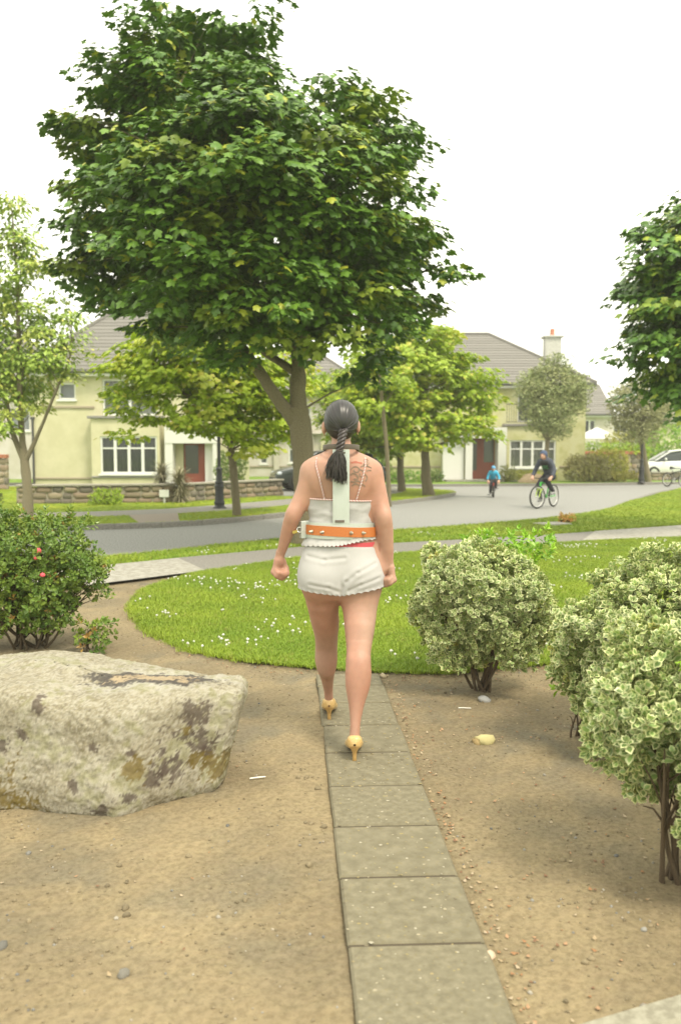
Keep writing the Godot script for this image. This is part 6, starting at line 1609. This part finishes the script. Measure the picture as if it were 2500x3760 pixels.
	var pole = (Vector3(0.012, 1.568, 0.085) - hc).normalized()
	var upv = (Vector3.UP - pole * pole.y).normalized(); var sdv = pole.cross(upv)
	g = []; var hcol = []
	for i in 40:
		for j in 160:
			var ph = TAU * j / 160
			var c = cos(ph)
			var tm = deg_to_rad(lerpf(44.0, 92.0, smoothstep(-1.0, -0.1, c)) if c < 0.0 else lerpf(88.0, 158.0, smoothstep(0.0, 0.75, c)))
			var th = tm * i / 39.0
			var d = pole * cos(th) + (upv * cos(ph) + sdv * sin(ph)) * sin(th)
			var q = d / (d / hr).length()
			var groove = noise.get_noise_2d(ph * 260.0, th * 12.0) * 0.0032 + sin(ph * 43.0 + th * 2.0) * 0.0006
			if i == 39: groove -= 0.012
			g.append(hc + q * (1.0 + groove / 0.1))
			var w = 1.0 + 0.7 * noise.get_noise_2d(ph * 400.0, th * 8.0 + 90.0)
			hcol.append(Color(0.030, 0.028, 0.029) * w)
	m = MB.new(); m.grid(g, 40, 160, true, hc, hcol)
	var hair = vmat(0.38)
	var ho = obj("hair", m, hair, t)
	# plait and loose tail
	m = MB.new(); m.col = Color(0.032, 0.027, 0.024)
	for e in 3:
		var pts = []; var rr = []
		for i in 40:
			var f = i / 39.0
			var c = Vector3(0.014 - 0.02 * f, lerpf(1.572, 1.47, f), 0.095 + 0.035 * sin(f * 1.8))
			var an = f * 11.0 + e * TAU / 3.0
			pts.append(c + Vector3(cos(an) * 0.0115, 0, sin(an) * 0.0085)); rr.append(lerpf(0.0115, 0.0085, f))
		m.tube(pts, rr, 7)
	obj("plait", m, hair, t)
	m = MB.new()
	for i in 420:
		var r0 = rdir() * 0.011; var a = rnd(0, TAU); var sp = sqrt(rng.randf())
		var e = Vector3(-0.024 + cos(a) * 0.055 * sp, rnd(1.315, 1.375) - 0.01 * cos(a), 0.142 + sin(a) * 0.022 * sp)
		var s0 = Vector3(-0.006, 1.474, 0.134) + Vector3(r0.x, 0, r0.z)
		var mid = s0.lerp(e, 0.4) + Vector3((e.x + 0.024) * 0.45, 0, 0.004)
		var pts = []
		for k in 7:
			var f = k / 6.0
			pts.append(s0.lerp(mid, f).lerp(mid.lerp(e, f), f) + Vector3(sin(f * 7.0 + i) * 0.007 * f, 0, cos(f * 6.0 + i) * 0.003 * f))
		m.col = Color(0.03, 0.025, 0.022) * rnd(0.6, 1.7)
		m.tube(pts, [0.0022, 0.0024, 0.0025, 0.0024, 0.002, 0.0015, 0.0006], 4, false)
	var tail = obj("loose_tail", m, hair, t)
	m = MB.new(); m.torus(Vector3(-0.006, 1.472, 0.133), Vector3(0.1, 1, 0).normalized(), 0.0125, 0.004, 18, 6); obj("hair_tie", m, mat(0.05, 0.035, 0.03, 0.6), tail)
	for s in [[-0.08, 1.553], [0.086, 1.558]]:
		m = MB.new(); m.torus(Vector3(s[0], s[1], -0.01), Vector3(0.9, 0, 0.4).normalized(), 0.006, 0.0014, 14, 5); obj("earring", m, mat(0.6, 0.45, 0.2, 0.25, 0.9), t)
	# shoes
	var pat = nmat([[0.3, 0.52, 0.34, 0.13], [0.7, 0.62, 0.43, 0.19]], 0.05, 4.0, 521, 0.28)
	for s in [[-0.062, -0.30, "left"], [0.067, 0.312, "right"]]:
		g = []
		var st = [[0.016, 0.075, 0.085, 0.006], [0.012, 0.06, 0.108, 0.022], [0.0, 0.053, 0.12, 0.033], [-0.022, 0.046, 0.118, 0.038], [-0.05, 0.038, 0.096, 0.038], [-0.09, 0.024, 0.082, 0.039], [-0.13, 0.01, 0.066, 0.044], [-0.165, 0.003, 0.05, 0.046], [-0.2, 0.003, 0.036, 0.036], [-0.228, 0.006, 0.026, 0.02], [-0.24, 0.01, 0.018, 0.004]]
		for q in st:
			for j in 20:
				var a = TAU * j / 20
				var yy = (q[1] + q[2]) * 0.5 + (q[2] - q[1]) * 0.5 * signf(sin(a)) * pow(absf(sin(a)), 0.8)
				g.append(Vector3(s[0] + q[3] * signf(cos(a)) * pow(absf(cos(a)), 0.75), yy, s[1] + q[0]))
		m = MB.new(); m.grid(g, st.size(), 20, true, Vector3(s[0], 0.05, s[1] - 0.1))
		var sh0 = obj("shoe", m, pat, t)
		m = MB.new(); m.lathe(Vector3(s[0], 0, s[1] - 0.002), [[0.0, 0.0], [0.0105, 0.0], [0.0095, 0.02], [0.012, 0.042], [0.024, 0.062], [0.026, 0.07]], 12); obj("shoe_heel", m, mat(0.45, 0.28, 0.1, 0.4), sh0)

# rider in bicycle coordinates: x forward, y up, z across; s = size
func rider(label: String, at: Vector3, turn: float, s: float, top, top_at: Callable, legs_col: Color, head_kind: String, head_col: Color) -> void:
	var t = thing("person", label, "person", at, turn)
	var k = func(x, y, z, r): return [x * s, y * s, z * s, r * s]
	var trunk = chain([k.call(-0.22, 0.86, 0.0, 0.125), k.call(-0.14, 1.0, 0, 0.118), k.call(-0.02, 1.15, 0, 0.12), k.call(0.06, 1.24, 0, 0.1)], 1)
	var shoulders = [0, Vector3(0.06, 1.24, -0.12) * s, Vector3(0.06, 1.24, 0.12) * s, 0.062 * s, 0.062 * s]
	var hips = [0, Vector3(-0.22, 0.85, -0.07) * s, Vector3(-0.22, 0.85, 0.07) * s, 0.1 * s, 0.1 * s]
	var arms = []
	var lg = []
	for e in [-1.0, 1.0]:
		arms.append(chain([k.call(0.06, 1.24, 0.15 * e, 0.056), k.call(0.06, 1.1, 0.24 * e, 0.046), k.call(0.1, 0.98, 0.28 * e, 0.042), k.call(0.2, 0.88, 0.28 * e, 0.034), k.call(0.255, 0.835, 0.27 * e, 0.028)], 1))
	lg.append(chain([k.call(-0.2, 0.84, 0.08, 0.09), k.call(0.02, 0.74, 0.1, 0.078), k.call(0.2, 0.6, 0.12, 0.06), k.call(0.12, 0.4, 0.13, 0.052), k.call(0.02, 0.24, 0.14, 0.038)], 1))
	lg.append(chain([k.call(-0.2, 0.84, -0.08, 0.09), k.call(0.02, 0.82, -0.1, 0.078), k.call(0.2, 0.76, -0.12, 0.06), k.call(0.02, 0.58, -0.13, 0.052), k.call(-0.16, 0.45, -0.14, 0.038)], 1))
	var b := MB.new()
	var hd = Vector3(0.17, 1.43, 0) * s
	var head = [[1, hd, Vector3(0.092, 0.108, 0.078) * s], [1, hd + Vector3(0.03, -0.06, 0) * s, Vector3(0.06, 0.06, 0.055) * s], [0, hd + Vector3(0.09, 0.0, 0) * s, hd + Vector3(0.108, -0.028, 0) * s, 0.008 * s, 0.013 * s], [0, Vector3(0.06, 1.25, 0) * s, hd + Vector3(-0.02, -0.06, 0) * s, 0.05 * s, 0.048 * s]]
	for e in [-1.0, 1.0]: head.append([1, hd + Vector3(-0.005, -0.01, 0.08 * e) * s, Vector3(0.018, 0.03, 0.012) * s])
	var sc = func(p): return Color(0.56, 0.33, 0.24)
	nets(b, [trunk, shoulders, hips] + arms + lg, 0.018 * s, 60.0, sc)
	nets(b, head, 0.0075 * s, 110.0, sc)
	for e in [-1.0, 1.0]:
		nets(b, fist(Vector3(0.255, 0.835, 0.27 * e) * s, Vector3(0.8, -0.55, -0.2 * e).normalized(), Vector3(-0.5, -0.8, 0.0).normalized(), Vector3(0.1, 0.1, -1.0 * e).normalized()), 0.006, 150.0, sc)
	var skin = vmat(0.55)
	obj("body", b, skin, t)
	b = MB.new()
	for e in [-1.0, 1.0]: b.ball(hd + Vector3(0.085, 0.005, 0.03 * e) * s, Vector3(0.01, 0.008, 0.013) * s, 5)
	b.ball(hd + Vector3(0.083, -0.065, 0) * s, Vector3(0.008, 0.006, 0.022) * s, 5)
	obj("eyes_and_mouth", b, mat(0.14, 0.06, 0.05, 0.4), t)
	var grow = func(q): return [3, q[1], q[2].map(func(r): return r + 0.014)]
	b = MB.new()
	var sl = []
	for a in arms: sl.append(grow.call([3, a[1].slice(0, 4), a[2].slice(0, 4)]))
	var up = [grow.call(trunk), [0, shoulders[1], shoulders[2], 0.076 * s, 0.076 * s], [0, hips[1] + Vector3(0, 0.06, 0) * s, hips[2] + Vector3(0, 0.06, 0) * s, 0.09 * s, 0.09 * s]] + sl
	if head_kind == "hood": up += [[1, Vector3(0.0, 1.31, 0) * s, Vector3(0.075, 0.06, 0.1) * s]]
	nets(b, up, 0.016 * s, 60.0, top_at)
	obj(top, b, vmat(0.85), t)
	b = MB.new()
	nets(b, [grow.call(lg[0]), grow.call(lg[1]), [0, hips[1], hips[2], 0.108 * s, 0.108 * s]], 0.018 * s, 60.0, func(p): return legs_col)
	obj("trousers", b, vmat(0.85), t)
	for e in [0, 1]:
		var f = [Vector3(0.03, 0.22, 0.14), Vector3(-0.15, 0.42, -0.14)][e] * s
		b = MB.new(); nets(b, [[0, f + Vector3(-0.05, -0.02, 0) * s, f + Vector3(0.12, -0.035, 0) * s, 0.042 * s, 0.034 * s], [0, f, f + Vector3(-0.02, 0.05, 0) * s, 0.044 * s, 0.042 * s]], 0.012 * s, 90.0, func(p): return Color(0.3, 0.3, 0.3))
		obj("shoe", b, vmat(0.7), t)
	b = MB.new()
	if head_kind == "helmet":
		var g = []
		for i in 9:
			for j in 24:
				var th = PI * 0.56 * i / 8.0; var ph = TAU * j / 24
				var d = Vector3(sin(th) * cos(ph) * 1.12, cos(th), sin(th) * sin(ph))
				g.append(hd + Vector3(-0.01, 0.025, 0) * s + d * Vector3(0.115, 0.115, 0.105) * s * (1.0 + (0.05 if j % 4 < 2 and i > 1 and i < 7 else 0.0)))
		b.grid(g, 9, 24, true, hd)
		var vm = mat(head_col.r, head_col.g, head_col.b, 0.35)
		obj("helmet", b, vm, t)
	else:
		var g = []
		for i in 12:
			for j in 24:
				var th = PI * 0.66 * i / 11.0; var ph = TAU * j / 24
				# opening towards the face: the cap's pole points up and back
				var d = Basis(Vector3(0, 0, 1), 0.75) * Vector3(sin(th) * cos(ph), cos(th), sin(th) * sin(ph))
				g.append(hd + Vector3(-0.01, 0.0, 0) * s + d * Vector3(0.113, 0.125, 0.1) * s * (1.0 + 0.08 * noise.get_noise_3d(d.x * 60.0, d.y * 60.0, d.z * 60.0)))
		b.grid(g, 12, 24, true, hd)
		obj("hood", b, mat(head_col.r, head_col.g, head_col.b, 0.9), t)

func _ready() -> void:
	# camera, sky, sun, exposure
	var cam := Camera3D.new(); cam.name = "camera"
	cam.position = Vector3(0, 1.5, 0); cam.rotation_degrees = Vector3(-4.25, 0, 0)
	cam.fov = 62.3; cam.near = 0.05; cam.far = 2000.0; cam.keep_aspect = Camera3D.KEEP_HEIGHT
	var lens := CameraAttributesPhysical.new()
	lens.frustum_focal_length = 19.85; lens.frustum_focus_distance = 4.4; lens.exposure_aperture = 1.8; lens.frustum_far = 2000.0
	cam.attributes = lens
	add_child(cam); cam.current = true
	var env := Environment.new()
	var sky := Sky.new(); var sm := ProceduralSkyMaterial.new()
	sm.sky_top_color = Color(0.96, 0.953, 0.895); sm.sky_horizon_color = Color(0.975, 0.968, 0.91); sm.sky_curve = 0.2
	sm.ground_horizon_color = Color(0.6, 0.6, 0.55); sm.ground_bottom_color = Color(0.4, 0.4, 0.35)
	sm.sun_angle_max = 0.0
	sky.sky_material = sm
	env.background_mode = Environment.BG_SKY; env.sky = sky
	env.background_energy_multiplier = 1.0
	env.tonemap_mode = Environment.TONE_MAPPER_LINEAR
	env.tonemap_exposure = 2.35
	env.fog_enabled = true; env.fog_density = 0.0014; env.fog_light_color = Color(0.95, 0.95, 0.9)
	env.sdfgi_enabled = true; env.ssao_enabled = true; env.ssil_enabled = true
	var we := WorldEnvironment.new(); we.name = "world_environment"; we.environment = env; add_child(we)
	var sun := DirectionalLight3D.new(); sun.name = "sun"
	sun.light_energy = 0.5; sun.light_angular_distance = 14.0; sun.light_color = Color(1.0, 0.96, 0.88); sun.shadow_enabled = true
	sun.rotation_degrees = Vector3(-56, 38, 0)
	add_child(sun)
	rng.seed = 1
	noise.seed = 4; noise.frequency = 0.02; noise.fractal_octaves = 3
	setting()
	slabs()
	boulder()
	buildings()
	trees_far()
	plants_near()
	garden_plants()
	car("dark green car parked on the driveway behind the stone wall", Vector3(-0.45, 0.018, -30.9), PI + 0.25, mat(0.03, 0.04, 0.035, 0.2))
	car("white car parked behind the low beige wall", Vector3(17.6, 0.0, -44.6), PI - 0.1, mat(0.75, 0.75, 0.75, 0.25))
	woman()
	var green = mat(0.06, 0.42, 0.06, 0.35)
	bicycle("green bicycle ridden by the hooded cyclist", Vector3(5.52, -0.08, -22.8), -2.242, 0.31, green, mat(0.35, 0.5, 0.05, 0.35), -0.25, 0.8)
	rider("hooded cyclist in grey jacket and black shirt riding the green bicycle", Vector3(5.52, -0.08, -22.8), -2.242, 1.0, "hooded_jacket", func(p):
		if p.x > 0.02 and p.y < 1.27 and absf(p.z) < 0.105 and p.y > 0.86 and p.x > (1.2 - p.y) * 0.25 - 0.02:
			if p.y > 1.04 and p.y < 1.14 and absf(p.z) < 0.085 and int(floorf(p.z * 55.0) + floorf(p.y * 40.0)) % 3 != 0: return Color(0.06, 0.2, 0.08)
			return Color(0.02, 0.022, 0.025)
		return Color(0.055, 0.065, 0.09), Color(0.02, 0.022, 0.03), "hood", Color(0.06, 0.085, 0.15))
	bicycle("small red bicycle ridden by the child in blue", Vector3(5.02, -0.08, -27.9), -1.7, 0.2, mat(0.3, 0.05, 0.04, 0.4), mat(0.05, 0.05, 0.05, 0.5), 0.0, 0.52)
	rider("small child cyclist in a bright blue jacket and blue helmet", Vector3(5.02, -0.08, -27.9), -1.7, 0.66, "blue_jacket", func(p): return Color(0.06, 0.4, 0.62), Color(0.05, 0.05, 0.06), "helmet", Color(0.12, 0.42, 0.75))
	bicycle("dark bicycle standing on the road beside the leaning tree", Vector3(13.95, -0.08, -35.3), -1.2, 0.3, mat(0.05, 0.05, 0.05, 0.4), mat(0.3, 0.3, 0.3, 0.4), 0.1, 0.78)
